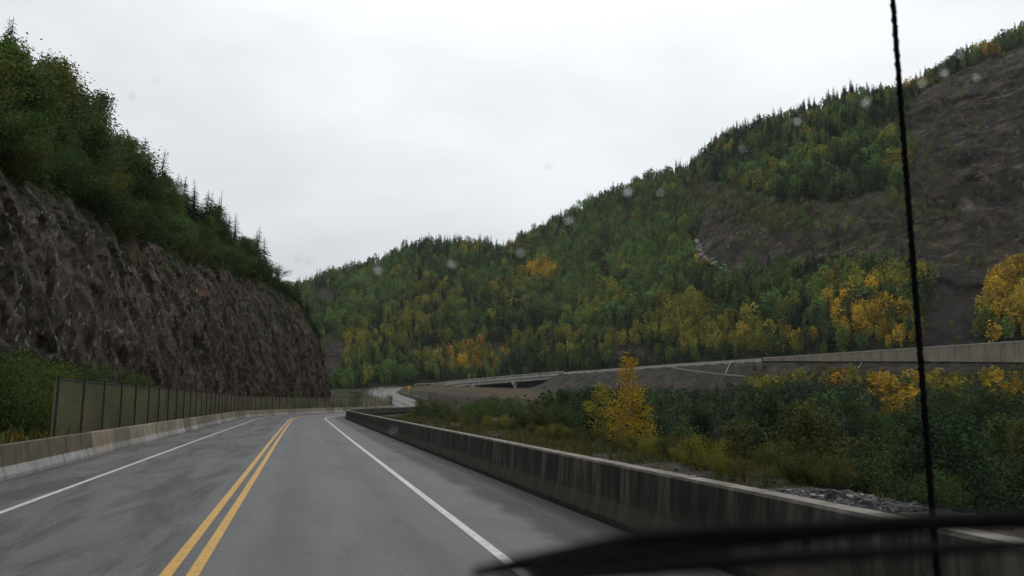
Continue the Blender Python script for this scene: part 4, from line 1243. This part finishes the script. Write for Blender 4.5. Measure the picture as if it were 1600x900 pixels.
for k in range(36):
    px = random.uniform(650, 1330); f_ = (px-650)/680
    py = 655+f_*112+random.uniform(-14, 0)*(1-0.3*f_)
    verge(px, py, 's', random.uniform(0.5, 1.15), pickcol([(YGR, .4), (OLV, .45), (MDG, .15)]), 'willow_shrub', 'shrub', 'on the gravel verge', random.uniform(.8, 1.1))

# --- zone D: the wooded ravine: the biggest trees singly, the rest as one wood
def ravine_colour(px, py):
    for a, b_, ra, rb, c_ in ((1310, 594, 9, 9, ORG), (1400, 600, 45, 26, YEL), (1570, 600, 30, 34, YEL), (1300, 572, 130, 26, YGR), (1500, 592, 60, 22, YGR), (1190, 590, 35, 18, YGR)):
        if ((px-a)/ra)**2+((py-b_)/rb)**2 < 1 and random.random() < (0.45 if c_ == YEL else 0.6):
            return c_
    return None
cand = []
g = np.random.default_rng(31)
for k in range(9000):
    az = R(g.uniform(6, 58)); rr = g.uniform(22, 285)
    if g.random() > (rr/285)**0.7: continue
    cand.append((rr*math.sin(az), rr*math.cos(az)))
cand = np.array(cand)
ch, cd, cs_ = terrain(cand[:, 0], cand[:, 1])
px_, py_, dp_ = proj(np.stack([cand[:, 0], cand[:, 1], ch+5], 1))
nearb = cs_ < 290
okc = np.where(nearb, cd > np.interp(cs_, [0, 20, 40, 90, 130, 200, 260], [13, 16.5, 21, 26, 30, 34, 12]), cd > np.where(px_ > 1175, 8.5, 13.0))
okc &= ~((px_ < 1170) & (~nearb) & (cd < 25)) & (cd > 0)
okc &= ~((px_ < 815) & (dp_ > 110)) & (px_ > 620)
okc &= ~((px_ < 870) & (dp_ > 200))
okc &= (px_ < 1750)
cand, ch, cd, cs_, px_, py_, dp_ = cand[okc], ch[okc], cd[okc], cs_[okc], px_[okc], py_[okc], dp_[okc]
order = np.argsort(dp_)
acc = []
grid_occ = {}
for j in order:
    x_, y_ = cand[j]
    sp_ = 2.1 if dp_[j] < 120 else 2.6
    key = (int(x_//sp_), int(y_//sp_))
    if any((key[0]+a, key[1]+b_) in grid_occ and math.hypot(grid_occ[(key[0]+a, key[1]+b_)][0]-x_, grid_occ[(key[0]+a, key[1]+b_)][1]-y_) < sp_ for a in (-1, 0, 1) for b_ in (-1, 0, 1)): continue
    grid_occ[key] = (x_, y_); acc.append(j)
print('ravine trees', len(acc))
STUFF = []        # (x, y, z, height, kind, colour) for the merged woods
n_b = n_c = 0
for j in acc:
    x_, y_ = cand[j]; conif = g.random() < (0.42 if px_[j] > 1150 else 0.55)
    hgt = g.uniform(4.2, 7.2) if not conif else g.uniform(4.5, 9.0)
    if dp_[j] < 45: hgt *= 0.8
    if cs_[j] > 290: hgt *= np.interp(cd[j], [8.5, 28], [0.42, 0.95])
    lim_row = np.interp(px_[j], [640, 700, 800, 870, 1000, 1150, 1180, 1300, 1420, 1600, 1750], [650, 640, 624, 606, 600, 588, 566, 564, 573, 568, 568])+max(0.0, 75-dp_[j])*1.3+g.uniform(0, 14)
    v_ = ray(px_[j], lim_row); zmax = EYE[2]+v_[2]/math.hypot(v_[0], v_[1])*math.hypot(x_, y_)
    hgt = min(hgt, zmax-ch[j]+0.2)
    if hgt < 1.6: continue
    c_ = ravine_colour(px_[j], py_[j]) if dp_[j] > 105 else None
    if c_ is not None: conif = False
    c_ = c_ or (SPG if conif else (pickcol([(TEAL, .25), (DKG, .3), (MDG, .2), (OLV, .25)]) if (px_[j] > 1380 or dp_[j] < 60) else pickcol([(TEAL, .5), (DKG, .3), (MDG, .15), (OLV, .05)])))
    if (conif and n_c < 150):
        put('c', (x_, y_, ch[j]-0.2), hgt, c_, 'in the ravine wood', 'spruce_tree', 'spruce', g.uniform(.85, 1.25)); n_c += 1
    elif (not conif and n_b < 130):
        put('b', (x_, y_, ch[j]-0.2), hgt, c_, 'in the ravine wood', 'birch_tree', 'birch', g.uniform(1.0, 1.4)); n_b += 1
    else:
        STUFF.append((x_, y_, ch[j]-0.2, hgt, 'c' if conif else 'b', c_, 'ravine'))

# --- the far wood: low detail trees merged into one mass
def low_broad(seed):
    g = np.random.default_rng(seed)
    n = 240
    d = g.normal(size=(n, 3)); d /= np.linalg.norm(d, axis=1)[:, None]
    r_ = 0.45+0.62*g.random(n)**0.6
    bl = g.normal(size=(6, 3)); bl /= np.linalg.norm(bl, axis=1)[:, None]
    lob = (0.85+0.5*np.max(d @ bl.T, 1)**3)[:, None]
    c = d*r_[:, None]*lob*np.array([0.25, 0.25, 0.40])+np.array([0, 0, 0.55])
    V = quads(c, 0.095*(0.6+0.8*g.random(n)), seed+1, aspect=0.8)
    return V, np.clip(0.35+0.25*d[:, 2]*0+g.normal(size=n)*0.16+0.1*(lob[:, 0]-1), 0, 1)
def low_spruce(seed):
    g = np.random.default_rng(seed)
    Vs = []
    for i in range(17):
        t = 0.06+0.92*i/17
        for j in range(6):
            a = j*math.pi/3+i*0.5+g.normal()*0.2; L = 0.19*(1-t)**0.85*(0.55+0.7*g.random())+0.016
            d = np.array([math.cos(a), math.sin(a), -0.45-0.2*g.random()]); sd = np.array([-math.sin(a), math.cos(a), 0])
            p0 = np.array([0, 0, t+0.02]); e_ = p0+d*L; mid = p0+d*L*0.6
            Vs.append([p0, mid+sd*L*0.4, e_, mid-sd*L*0.4])
    Vs.append([[0.008, 0, 0.9], [0, 0.008, 0.9], [0, 0, 1.03], [-0.008, 0, 0.9]])
    V = np.array(Vs, float)
    return V, np.clip(0.45+g.normal(size=len(V))*0.15, 0, 1)
LB = [low_broad(500+i) for i in range(18)]
LS = [low_spruce(600+i) for i in range(5)]
ZONES = [(845, 432, 34, 14, YEL, .85), (808, 398, 14, 8, YEL, .5), (735, 392, 14, 8, YGR, .6), (748, 566, 44, 24, YEL, .45), (738, 560, 20, 16, ORG, .3), (800, 470, 40, 30, YGR, .4), (870, 470, 50, 40, LTG, .5), (1020, 430, 60, 60, LTG, .5), (640, 520, 40, 24, YGR, .45), (620, 480, 60, 40, LTG, .4), (930, 480, 60, 30, YGR, .3), (700, 572, 60, 14, YGR, .7), (655, 475, 36, 24, YGR, .55), (550, 548, 26, 26, YGR, .6), (545, 500, 30, 40, LTG, .6),
         (1075, 515, 56, 40, YGR, .75), (1100, 420, 16, 20, YEL, .5), (1150, 540, 60, 22, YGR, .7), (1355, 505, 64, 40, YEL, .55), (1420, 530, 60, 26, YEL, .45), (1330, 470, 40, 20, YGR, .5), (1572, 480, 44, 66, YEL, .8), (1400, 455, 40, 22, YGR, .7), (1230, 470, 90, 34, LTG, .4),
         (1310, 232, 26, 10, YGR, .6), (1400, 230, 26, 10, YGR, .8), (1270, 222, 24, 10, YGR, .6), (1540, 86, 46, 9, YEL, .6), (1430, 146, 14, 8, YEL, .7), (1230, 540, 60, 16, YEL, .35), (1560, 545, 70, 14, YGR, .5), (950, 420, 160, 60, LTG, .45), (700, 520, 30, 40, YGR, .3), (900, 540, 140, 20, YGR, .35),
         (985, 340, 60, 30, MDG, .5), (600, 450, 50, 30, LTG, .5), (1130, 240, 30, 8, YGR, .5)]
g = np.random.default_rng(77)
ni, nj = MX.shape
NT = 60000
ii = g.integers(0, ni-1, NT); jj = np.searchsorted(mt, g.uniform(0.012, 1.06, NT)); jj = np.clip(jj, 1, nj-2)
fu, fv = g.random(NT), g.random(NT)
Pm = MGRID[ii, jj]*(1-fu)[:, None]*(1-fv)[:, None]+MGRID[ii+1, jj]*fu[:, None]*(1-fv)[:, None]+MGRID[ii, jj+1]*(1-fu)[:, None]*fv[:, None]+MGRID[ii+1, jj+1]*(fu*fv)[:, None]
tpx, tpy, tdp = proj(Pm)
wd = wood[ii, jj]; grs = grass[ii, jj]
clus = fbm(Pm[:, 0]/28, Pm[:, 1]/28, Pm[:, 2]/28, 111, 3)
conn = fbm(Pm[:, 0]/45, Pm[:, 1]/45, Pm[:, 2]/45, 131, 3)
CHP = np.array([(1089, 376), (1094, 395), (1100, 408), (1115, 416), (1130, 425), (1144, 434)], float)
keep = []
occ = {}
for k in range(NT):
    if not (440 < tpx[k] < 1720): continue
    u = g.random()
    if np.min(np.hypot(CHP[:, 0]-tpx[k], CHP[:, 1]-(tpy[k]-6))) < 13: continue
    inrock = wd[k] < 0.5
    if inrock and u > (0.5 if grs[k] > 0.5 and clus[k] > -0.2 else (0.22 if clus[k] > 0.3 else 0.03)): continue
    if not inrock and clus[k] < -0.75 and u > 0.5: continue
    sp_ = 3.2 if not inrock else 2.4
    key = (int(Pm[k, 0]//sp_), int(Pm[k, 1]//sp_), int(Pm[k, 2]//(sp_*1.3)))
    if key in occ: continue
    occ[key] = 1
    keep.append(k)
print('mountain trees', len(keep))
for k in keep:
    col_ = None
    for a, b_, ra, rb, c_, p_ in ZONES:
        q = ((tpx[k]-a)/ra)**2+((tpy[k]-b_)/rb)**2
        if q < 1.3 and g.random() < p_*(1 if q < 0.7 else 0.45):
            col_ = tuple(np.array(c_)*(1-q_)+np.array(OLV)*q_) if (q_ := (g.uniform(0, 0.75) if c_ in (YEL, ORG) else g.uniform(0, .4))) >= 0 else c_; break
    inrock = wd[k] < 0.5
    ridge_ = mt[jj[k]] > 0.94
    if col_ is None:
        pc = 0.30+0.35*conn[k]+(0.12 if ridge_ else 0)
        if 640 < tpx[k] < 900: pc += 0.12
        if g.random() < pc and not inrock:
            kind, col_ = 'c', SPG
        else:
            kind = 'b'
            v_ = clus[k]+g.normal()*0.45+0.12
            col_ = DKG if v_ < -0.35 else (MDG if v_ < 0.25 else (LTG if v_ < 0.95 else YGR))
            if inrock: col_ = (OLV if g.random() < .6 else LTG)
    else:
        kind = 'b'
    hgt = g.uniform(4.0, 11.0) if kind == 'b' else g.uniform(5.5, 14)
    if inrock: hgt *= 0.45 if grs[k] > 0.5 else 0.33
    if tpy[k] > 520: hgt *= 0.75
    STUFF.append((Pm[k, 0], Pm[k, 1], Pm[k, 2]-0.4, hgt, kind, col_, 'mountain'))
for zone_ in ('ravine', 'mountain'):
    Vall = []; vall = []; tall = []
    for x_, y_, z_, h_, kind, c_, zn in STUFF:
        if zn != zone_: continue
        V, v = random.choice(LS if kind == 'c' else LB)
        a = random.uniform(0, 6.28); ca, sa = math.cos(a), math.sin(a)
        wdt = h_*(random.uniform(0.6, 1.1) if zn == 'mountain' else random.uniform(0.85, 1.3))
        W = np.empty_like(V)
        W[..., 0] = (V[..., 0]*ca-V[..., 1]*sa)*wdt+x_
        W[..., 1] = (V[..., 0]*sa+V[..., 1]*ca)*wdt+y_
        W[..., 2] = V[..., 2]*h_+z_
        j_ = random.uniform(0.6, 1.55)*(1.45 if zn == 'mountain' and kind == 'b' else 1.0)
        Vall.append(W.reshape(-1, 3)); vall.append(v)
        tall.append(np.tile(np.array([c_[0]*j_*random.uniform(.88, 1.12), c_[1]*j_, c_[2]*j_, 1.0]), (len(V), 1)))
    if not Vall: continue
    Vall = np.concatenate(Vall)
    o = mesh_np(zone_+'_forest', Vall, np.arange(len(Vall)).reshape(-1, 4), M_LEAF_STUFF, attrs={'v': ('FACE', 'FLOAT', np.concatenate(vall)), 'tint': ('FACE', 'FLOAT_COLOR', np.concatenate(tall))})
    tag(o, 'mixed wood of green birch, dark spruce and yellow aspen covering the mountain' if zone_ == 'mountain' else 'dense dark trees filling the far side of the ravine', 'forest', kind='stuff')

# --- uncountable ground cover
def scatter(name, pts, size, cols, seed, label, tall_=1.0):
    g = np.random.default_rng(seed); n = len(pts)
    ang = g.uniform(0, 6.28, n); u = np.stack([np.cos(ang), np.sin(ang), np.zeros(n)], 1)
    h_ = np.asarray(size)*(0.6+0.8*g.random(n)); wv = h_*0.10/tall_
    lean = np.stack([g.normal(size=n)*0.35, g.normal(size=n)*0.35, np.ones(n)], 1)
    V = np.stack([pts-u*wv[:, None], pts+u*wv[:, None], pts+u*wv[:, None]*0.3+lean*h_[:, None], pts-u*wv[:, None]*0.3+lean*h_[:, None]*0.97], 1)
    cidx = g.integers(0, len(cols), n)
    tint = np.concatenate([np.array(cols)[cidx], np.ones((n, 1))], 1)
    o = mesh_np(name, V.reshape(-1, 3), np.arange(n*4).reshape(-1, 4), M_LEAF_STUFF, attrs={'v': ('FACE', 'FLOAT', g.random(n)), 'tint': ('FACE', 'FLOAT_COLOR', tint)})
    return tag(o, label, 'grass', kind='stuff')
g = np.random.default_rng(55)
n = 60000
sv = g.uniform(8, 130, n); dv = 6.4+np.abs(g.normal(size=n))*6+sv*0.03
Pv = road(sv, dv); hv, dvv, _ = terrain(Pv[:, 0], Pv[:, 1]); Pv[:, 2] = hv-0.02
dens = fbm(Pv[:, 0]/3.0, Pv[:, 1]/3.0, 0, 141, 3)+0.05*(dvv-12)
kp = (dens > 0.12) & (sv > 14)
scatter('dry_grass', Pv[kp], 0.26, [OLV, (0.10, 0.085, 0.03), (0.09, 0.07, 0.025), (0.06, 0.05, 0.02), MDG], 56, 'tufts of dry olive grass and weeds on the gravel verge')
# undergrowth on the cliff top and rim: small leaf sprays
n = 90000
su = g.uniform(18, 190, n); tu = g.uniform(0.80, 1.75, n)
i_ = np.clip(np.searchsorted(cs, su), 1, len(cs)-2); j_ = np.clip(np.searchsorted(ct, tu), 1, len(ct)-2)
f1 = g.random(n)[:, None]; f2 = g.random(n)[:, None]
Pu = CP[i_, j_]*(1-f1)*(1-f2)+CP[i_+1, j_]*f1*(1-f2)+CP[i_, j_+1]*(1-f1)*f2+CP[i_+1, j_+1]*f1*f2
kp = (veg[i_, j_] > 0.6)
Pu = Pu[kp]; n = len(Pu)
Pu[:, 2] += np.abs(g.normal(size=n))*0.5
cidx = fbm(Pu[:, 0]/6, Pu[:, 1]/6, 0, 151, 2)+g.normal(size=n)*0.3
cols = np.where((cidx < -0.2)[:, None], np.array(DKG), np.where((cidx < 0.4)[:, None], np.array(MDG), np.array(OLV)))
V = quads(Pu, 0.34*(0.6+0.8*g.random(n)), 57)
o = mesh_np('undergrowth', V.reshape(-1, 3), np.arange(n*4).reshape(-1, 4), M_LEAF_STUFF, attrs={'v': ('FACE', 'FLOAT', np.clip(g.random(n), 0, 1)), 'tint': ('FACE', 'FLOAT_COLOR', np.concatenate([cols, np.ones((n, 1))], 1))})
tag(o, 'low leafy undergrowth matted over the top of the rock cliff', 'undergrowth', kind='stuff')
# low weeds behind the barrier
n = 42000
sv = 8+150*g.random(n)**1.5; dv = -6.3-np.abs(g.normal(size=n))*2.0
Pv = road(sv, dv); hv, _, _ = terrain(Pv[:, 0], Pv[:, 1]); Pv[:, 2] = hv-0.02
sv2 = g.uniform(13, 31, 9000); P2 = road(sv2, -6.25-np.abs(g.normal(size=9000))*0.9); P2[:, 2] = terrain(P2[:, 0], P2[:, 1])[0]+np.abs(g.normal(size=9000))*0.25
Pv = np.concatenate([Pv, P2])
scatter('weeds', Pv, 0.5, [MDG, LTG, LTG, OLV, YGR, (0.10, 0.06, 0.025)], 58, 'leafy weeds growing between the barrier and the cliff foot')

# rock pile and loose shale on the verge
def rock(g, s):
    v = np.array([(x, y, z) for x in (-1, 1) for y in (-1, 1) for z in (-1, 1)], float)*0.5
    v *= np.array([1.0, g.uniform(.5, .9), g.uniform(.18, .42)]); v += g.normal(size=(8, 3))*0.10
    a = g.uniform(0, 6.28); tl = g.normal()*0.45
    Rz = np.array([[math.cos(a), -math.sin(a), 0], [math.sin(a), math.cos(a), 0], [0, 0, 1]]); Rx = np.array([[1, 0, 0], [0, math.cos(tl), -math.sin(tl)], [0, math.sin(tl), math.cos(tl)]])
    return (v*s) @ Rx.T @ Rz.T
BF = np.array([(0, 1, 3, 2), (4, 6, 7, 5), (0, 4, 5, 1), (2, 3, 7, 6), (0, 2, 6, 4), (1, 5, 7, 3)])
def rocks(name, specs, label, cat):
    V = []; Fc = []
    for i, (p, s) in enumerate(specs):
        V.append(rock(g, s)+p); Fc.append(BF+8*i)
    o = mesh_np(name, np.concatenate(V), np.concatenate(Fc), M_SHALE)
    return tag(o, label, cat, kind='stuff')
def hit(px, py):
    v = ray(px, py); ts = np.linspace(5, 120, 2400); P = EYE+v[None]*ts[:, None]; h_ = terrain(P[:, 0], P[:, 1])[0]
    i = int(np.argmax(P[:, 2] < h_)); return np.array([P[i, 0], P[i, 1], h_[i]])
pc0, pc1 = hit(1225, 771), hit(1415, 802)
axis = pc1-pc0
specs = []
for k in range(3200):
    u = g.random(); q = g.normal()*0.42
    p = pc0+axis*u+np.array([axis[1], -axis[0], 0])/np.linalg.norm(axis[:2])*q*1.1
    hgt = 0.2*math.exp(-q*q*2.6)*math.sin(math.pi*min(1, max(0.08, u)))**0.5
    p = np.array([p[0], p[1], ground_z(p[0], p[1])+hgt*g.random()**0.4])
    specs.append((p, g.uniform(0.05, 0.17)))
rocks('shale_pile', specs, 'heap of broken dark shale just beyond the concrete wall', 'rock pile')
specs = []
for k in range(4500):
    s = 10+85*g.random()**1.2; d = 6.35+np.abs(g.normal())*2.6
    p = road(np.array(s), np.array(d)); 
    specs.append((p, g.uniform(0.035, 0.15)))
pp = np.array([p for p, s in specs]); hz_ = terrain(pp[:, 0], pp[:, 1])[0]
specs = [(np.array([p[0], p[1], h_+0.01]), s) for (p, s), h_ in zip(specs, hz_)]
rocks('loose_stones', specs, 'loose grey stones scattered on the gravel verge beyond the wall', 'stones')

# pale rubble in the chute at the left edge of the rock face
specs = []
CH = [(1089, 378), (1094, 395), (1100, 408), (1115, 416), (1130, 425), (1142, 433)]
for k in range(420):
    u = g.random()*(len(CH)-1); i = int(u); f_ = u-i
    px = CH[i][0]*(1-f_)+CH[i+1][0]*f_+g.normal()*1.6; py = CH[i][1]*(1-f_)+CH[i+1][1]*f_+g.normal()*2.2
    specs.append((mtn_at_px(px, py)+g.normal(size=3)*0.7+np.array([0, 0, 0.5]), g.uniform(0.7, 2.0)))
m, t, b = mat('pale_rubble'); gi = N(t, 'ShaderNodeNewGeometry')
t.links.new(ramp(t, gi.outputs['Random Per Island'], [(0, (0.12, 0.11, 0.10)), (1, (0.34, 0.32, 0.29))]), b.inputs['Base Color']); b.inputs['Roughness'].default_value = 0.8
_ms = M_SHALE; M_SHALE = m
rocks('pale_rubble', specs, 'streak of pale rubble down the left edge of the bare rock face', 'rubble')
M_SHALE = _ms

# ------------------------------------------------------------------ the car the picture is taken from: antenna, wiper, bonnet
car = empty('car', (0.35, 1.2, 0.0))
tag(car, 'dark vehicle carrying the thin antenna and black wiper in front of the view', 'car')
coff = -np.array(car.location)
mb = MB()
a0 = at_depth(1467, 930, 2.05); a1 = at_depth(1392, -40, 2.2); ab = at_depth(1474, 1015, 2.05)
nseg = 150
pts = [a0+(a1-a0)*i/nseg+coff for i in range(nseg+1)]
rd_ = [0.0082-0.0018*i/nseg+0.0008*math.sin(i*2.1) for i in range(nseg+1)]
mb.tube(pts, rd_, 8); mb.build('antenna', M_BLACK, car, True)
mb = MB()                                            # spiral wrap on the whip
pts = []
ax_ = (a1-a0)/np.linalg.norm(a1-a0); uu = np.cross(ax_, [0, 1, 0]); uu /= np.linalg.norm(uu); vv = np.cross(ax_, uu)
for i in range(520):
    f_ = i/519; an = f_*2*math.pi*40
    pts.append(a0+(a1-a0)*f_+coff+(uu*math.cos(an)+vv*math.sin(an))*(0.0082-0.0018*f_))
mb.tube(pts, 0.0024, 5); mb.build('antenna_coil', M_BLACK, car, True)
mb = MB(); mb.tube([ab+coff+np.array([0, 0, -0.05]), ab+coff+np.array([0, 0, 0.01]), a0+coff], [0.03, 0.022, 0.008], 10); mb.build('antenna_base', M_BLACK, car, True)
wip = empty('wiper', at_depth(1200, 850, 0.38)); wip.parent = car
wip.location = at_depth(1200, 850, 0.38)+coff
wo_ = -at_depth(1200, 850, 0.38)
def bar(pxs, w_px, thick, depth0, depth1, name, mtl):
    n = len(pxs); pts = []
    for i, (px, py) in enumerate(pxs):
        dep = depth0+(depth1-depth0)*i/(n-1); pts.append(at_depth(px, py, dep)+wo_)
    V = []; Fq = []
    nrm = FWD
    for i, p in enumerate(pts):
        dep = depth0+(depth1-depth0)*i/(n-1)
        tg = pts[min(i+1, n-1)]-pts[max(i-1, 0)]; tg /= np.linalg.norm(tg)
        sd = np.cross(tg, nrm); sd /= np.linalg.norm(sd)
        hw = w_px[i]/F*dep/2
        for a, b_ in ((-1, -.6), (-.6, -1), (.6, -1), (1, -.6), (1, .6), (.6, 1), (-.6, 1), (-1, .6)):
            V.append(p+sd*hw*a+nrm*thick/2*b_)
    k = 8
    Fq = [(i*k+j, i*k+(j+1) % k, (i+1)*k+(j+1) % k, (i+1)*k+j) for i in range(n-1) for j in range(k)] + [tuple(range(k))[::-1], tuple((n-1)*k+j for j in range(k))]
    return mesh_np(name, np.array(V), Fq, mtl, wip, smooth=False)
bar([(738, 896), (800, 884), (900, 868), (1000, 850), (1100, 840), (1250, 831), (1400, 819), (1550, 813), (1700, 810)], [8, 20, 32, 40, 36, 30, 27, 27, 27], 0.010, 0.34, 0.42, 'wiper_arm', M_WIPER)
bar([(775, 914), (880, 901), (1000, 890), (1120, 879), (1250, 870), (1400, 861), (1550, 854), (1700, 848)], [12, 16, 19, 20, 18, 16, 15, 14], 0.008, 0.33, 0.39, 'wiper_blade', M_BLACK)
bar([(830, 892), (960, 874), (1060, 864), (1140, 858)], [16, 24, 18, 8], 0.006, 0.345, 0.375, 'wiper_clip', M_WIPER)
# rain drops clinging to the windscreen
m, t, b = mat('rain_water')
b.inputs['Base Color'].default_value = (1, 1, 1, 1); b.inputs['Roughness'].default_value = 0.0; b.inputs['IOR'].default_value = 1.33
b.inputs['Transmission Weight'].default_value = 1.0
tp = N(t, 'ShaderNodeBsdfTransparent'); mxs = N(t, 'ShaderNodeMixShader'); mxs.inputs[0].default_value = 0.33
t.links.new(tp.outputs[0], mxs.inputs[1]); t.links.new(b.outputs[0], mxs.inputs[2]); t.links.new(mxs.outputs[0], t.nodes['Material Output'].inputs['Surface'])
bm = bmesh.new(); bmesh.ops.create_uvsphere(bm, u_segments=14, v_segments=9, radius=1.0)
drop = bpy.data.meshes.new('rain_drop'); bm.to_mesh(drop); bm.free(); drop.materials.append(m)
for f_ in drop.polygons: f_.use_smooth = True
for px, py, r_ in ((980, 298, 2.2), (1245, 188, 2.4), (1352, 158, 2.4), (590, 418, 2.6), (705, 410, 2.0), (918, 302, 1.6), (812, 392, 2.4), (888, 342, 2.0), (285, 295, 2.4), (205, 152, 2.2), (243, 127, 1.8), (1475, 112, 2.2),
                   (1440, 128, 1.8), (1525, 120, 2.0), (465, 408, 1.6), (482, 410, 1.5), (858, 262, 1.8), (545, 412, 1.5), (1160, 232, 1.6), (615, 672, 2.0), (1032, 300, 1.6), (1500, 85, 1.6)):
    o = bpy.data.objects.new('rain_drop', drop); COL.objects.link(o); o.parent = car
    o.location = at_depth(px, py, 0.62)+coff
    o.rotation_euler = (R(98), 0, -YAW); k_ = r_*0.00105
    o.scale = (k_*random.uniform(.7, 1.3), k_*random.uniform(.8, 1.6), k_*0.4); o.rotation_euler.y += random.uniform(-.6, .6)
# bonnet below the frame carries the antenna and the wiper pivot
hx = np.linspace(-0.55, 1.35, 15); hy = np.linspace(0.55, 2.3, 14)
HX, HY = np.meshgrid(hx, hy, indexing='ij')
HZ = 1.16-0.10*((HX-0.4)/0.95)**2-0.07*((HY-0.55)/1.75)**2-0.35*sstep(2.0, 2.3, HY)
top = np.stack([HX.ravel(), HY.ravel(), HZ.ravel()], 1)+coff
bot = top-np.array([0, 0, 0.04])
nt_ = len(top)
fc = np.concatenate([grid_faces(15, 14), grid_faces(15, 14)[:, ::-1]+nt_])
mesh_np('bonnet', np.concatenate([top, bot]), fc, M_CARP, car, smooth=True)

# ------------------------------------------------------------------ the wet valley air
HB, HT = min(float(GH.min()), float(MGRID[..., 2].min()))-1.0, float(MGRID[..., 2].max())+22.0
print('haze', HB, HT, MGRID[..., 0].min(), MGRID[..., 0].max(), MGRID[..., 1].min(), MGRID[..., 1].max())
hv = MB(); hv.box((150, 500, (HB+HT)/2), (3300, 3000, HT-HB))
m = bpy.data.materials.new('wet_air'); m.use_nodes = True
t = m.node_tree; t.nodes.clear()
ho = N(t, 'ShaderNodeOutputMaterial'); pv = N(t, 'ShaderNodeVolumePrincipled')
pv.inputs['Color'].default_value = (0.93, 0.96, 1.0, 1); pv.inputs['Density'].default_value = 0.00007
t.links.new(pv.outputs[0], ho.inputs['Volume'])
hz = hv.build('haze', m); tag(hz, 'thin wet haze hanging in the whole valley', 'haze', kind='stuff')

# ------------------------------------------------------------------ labels of the plants
PHR = {'alder_bush': 'bush', 'birch_tree': 'birch', 'spruce_tree': 'spruce', 'willow_shrub': 'shrub'}
def where_words(zone, o):
    x_, y_, z_ = o.location
    px, py, dp = (float(a[0]) for a in proj([o.location]))
    if 'cliff' in zone and 'fence' not in zone:
        band = 'over the nearest tallest rock' if px < 130 else ('above the middle of the rock face' if px < 280 else ('where the slope starts to drop' if px < 390 else 'near the low far end of the cliff'))
        return zone+' '+band
    if 'fence' in zone:
        return zone+(' beside the first posts' if px < 200 else (' along its middle posts' if px < 380 else ' towards the bend'))
    if 'verge' in zone:
        return zone+(' near the far bend' if px < 720 else (' left of the golden birch' if px < 905 else (' around the foot of the golden birch' if px < 1035 else (' right of the golden birch' if px < 1200 else ' beside the shale heap'))))
    return zone+(' left of the golden birch' if px < 920 else (' behind the golden birch' if px < 1060 else (' under the grey embankment' if px < 1190 else (' under the left part of the retaining wall' if px < 1420 else ' right of the antenna'))))
for zone, name, cn, o, h_ in REC:
    tall_ = {'birch_tree': ('small', 'medium', 'tall'), 'spruce_tree': ('short', 'slender', 'tall'), 'willow_shrub': ('low', 'rounded', 'large'), 'alder_bush': ('low', 'rounded', 'large')}[name]
    lim = {'birch_tree': (5, 6.3), 'spruce_tree': (5.5, 7.3), 'willow_shrub': (1.2, 2.4), 'alder_bush': (2.4, 3.4)}[name]
    a = tall_[0] if h_ < lim[0] else (tall_[1] if h_ < lim[1] else tall_[2])
    wz_ = where_words(zone, o)
    o['label'] = f'{a} {cn} {PHR[name]} {wz_}'
    o['group'] = f'{cn} {PHR[name]} plants {zone}'
print('objects', len(bpy.data.objects))
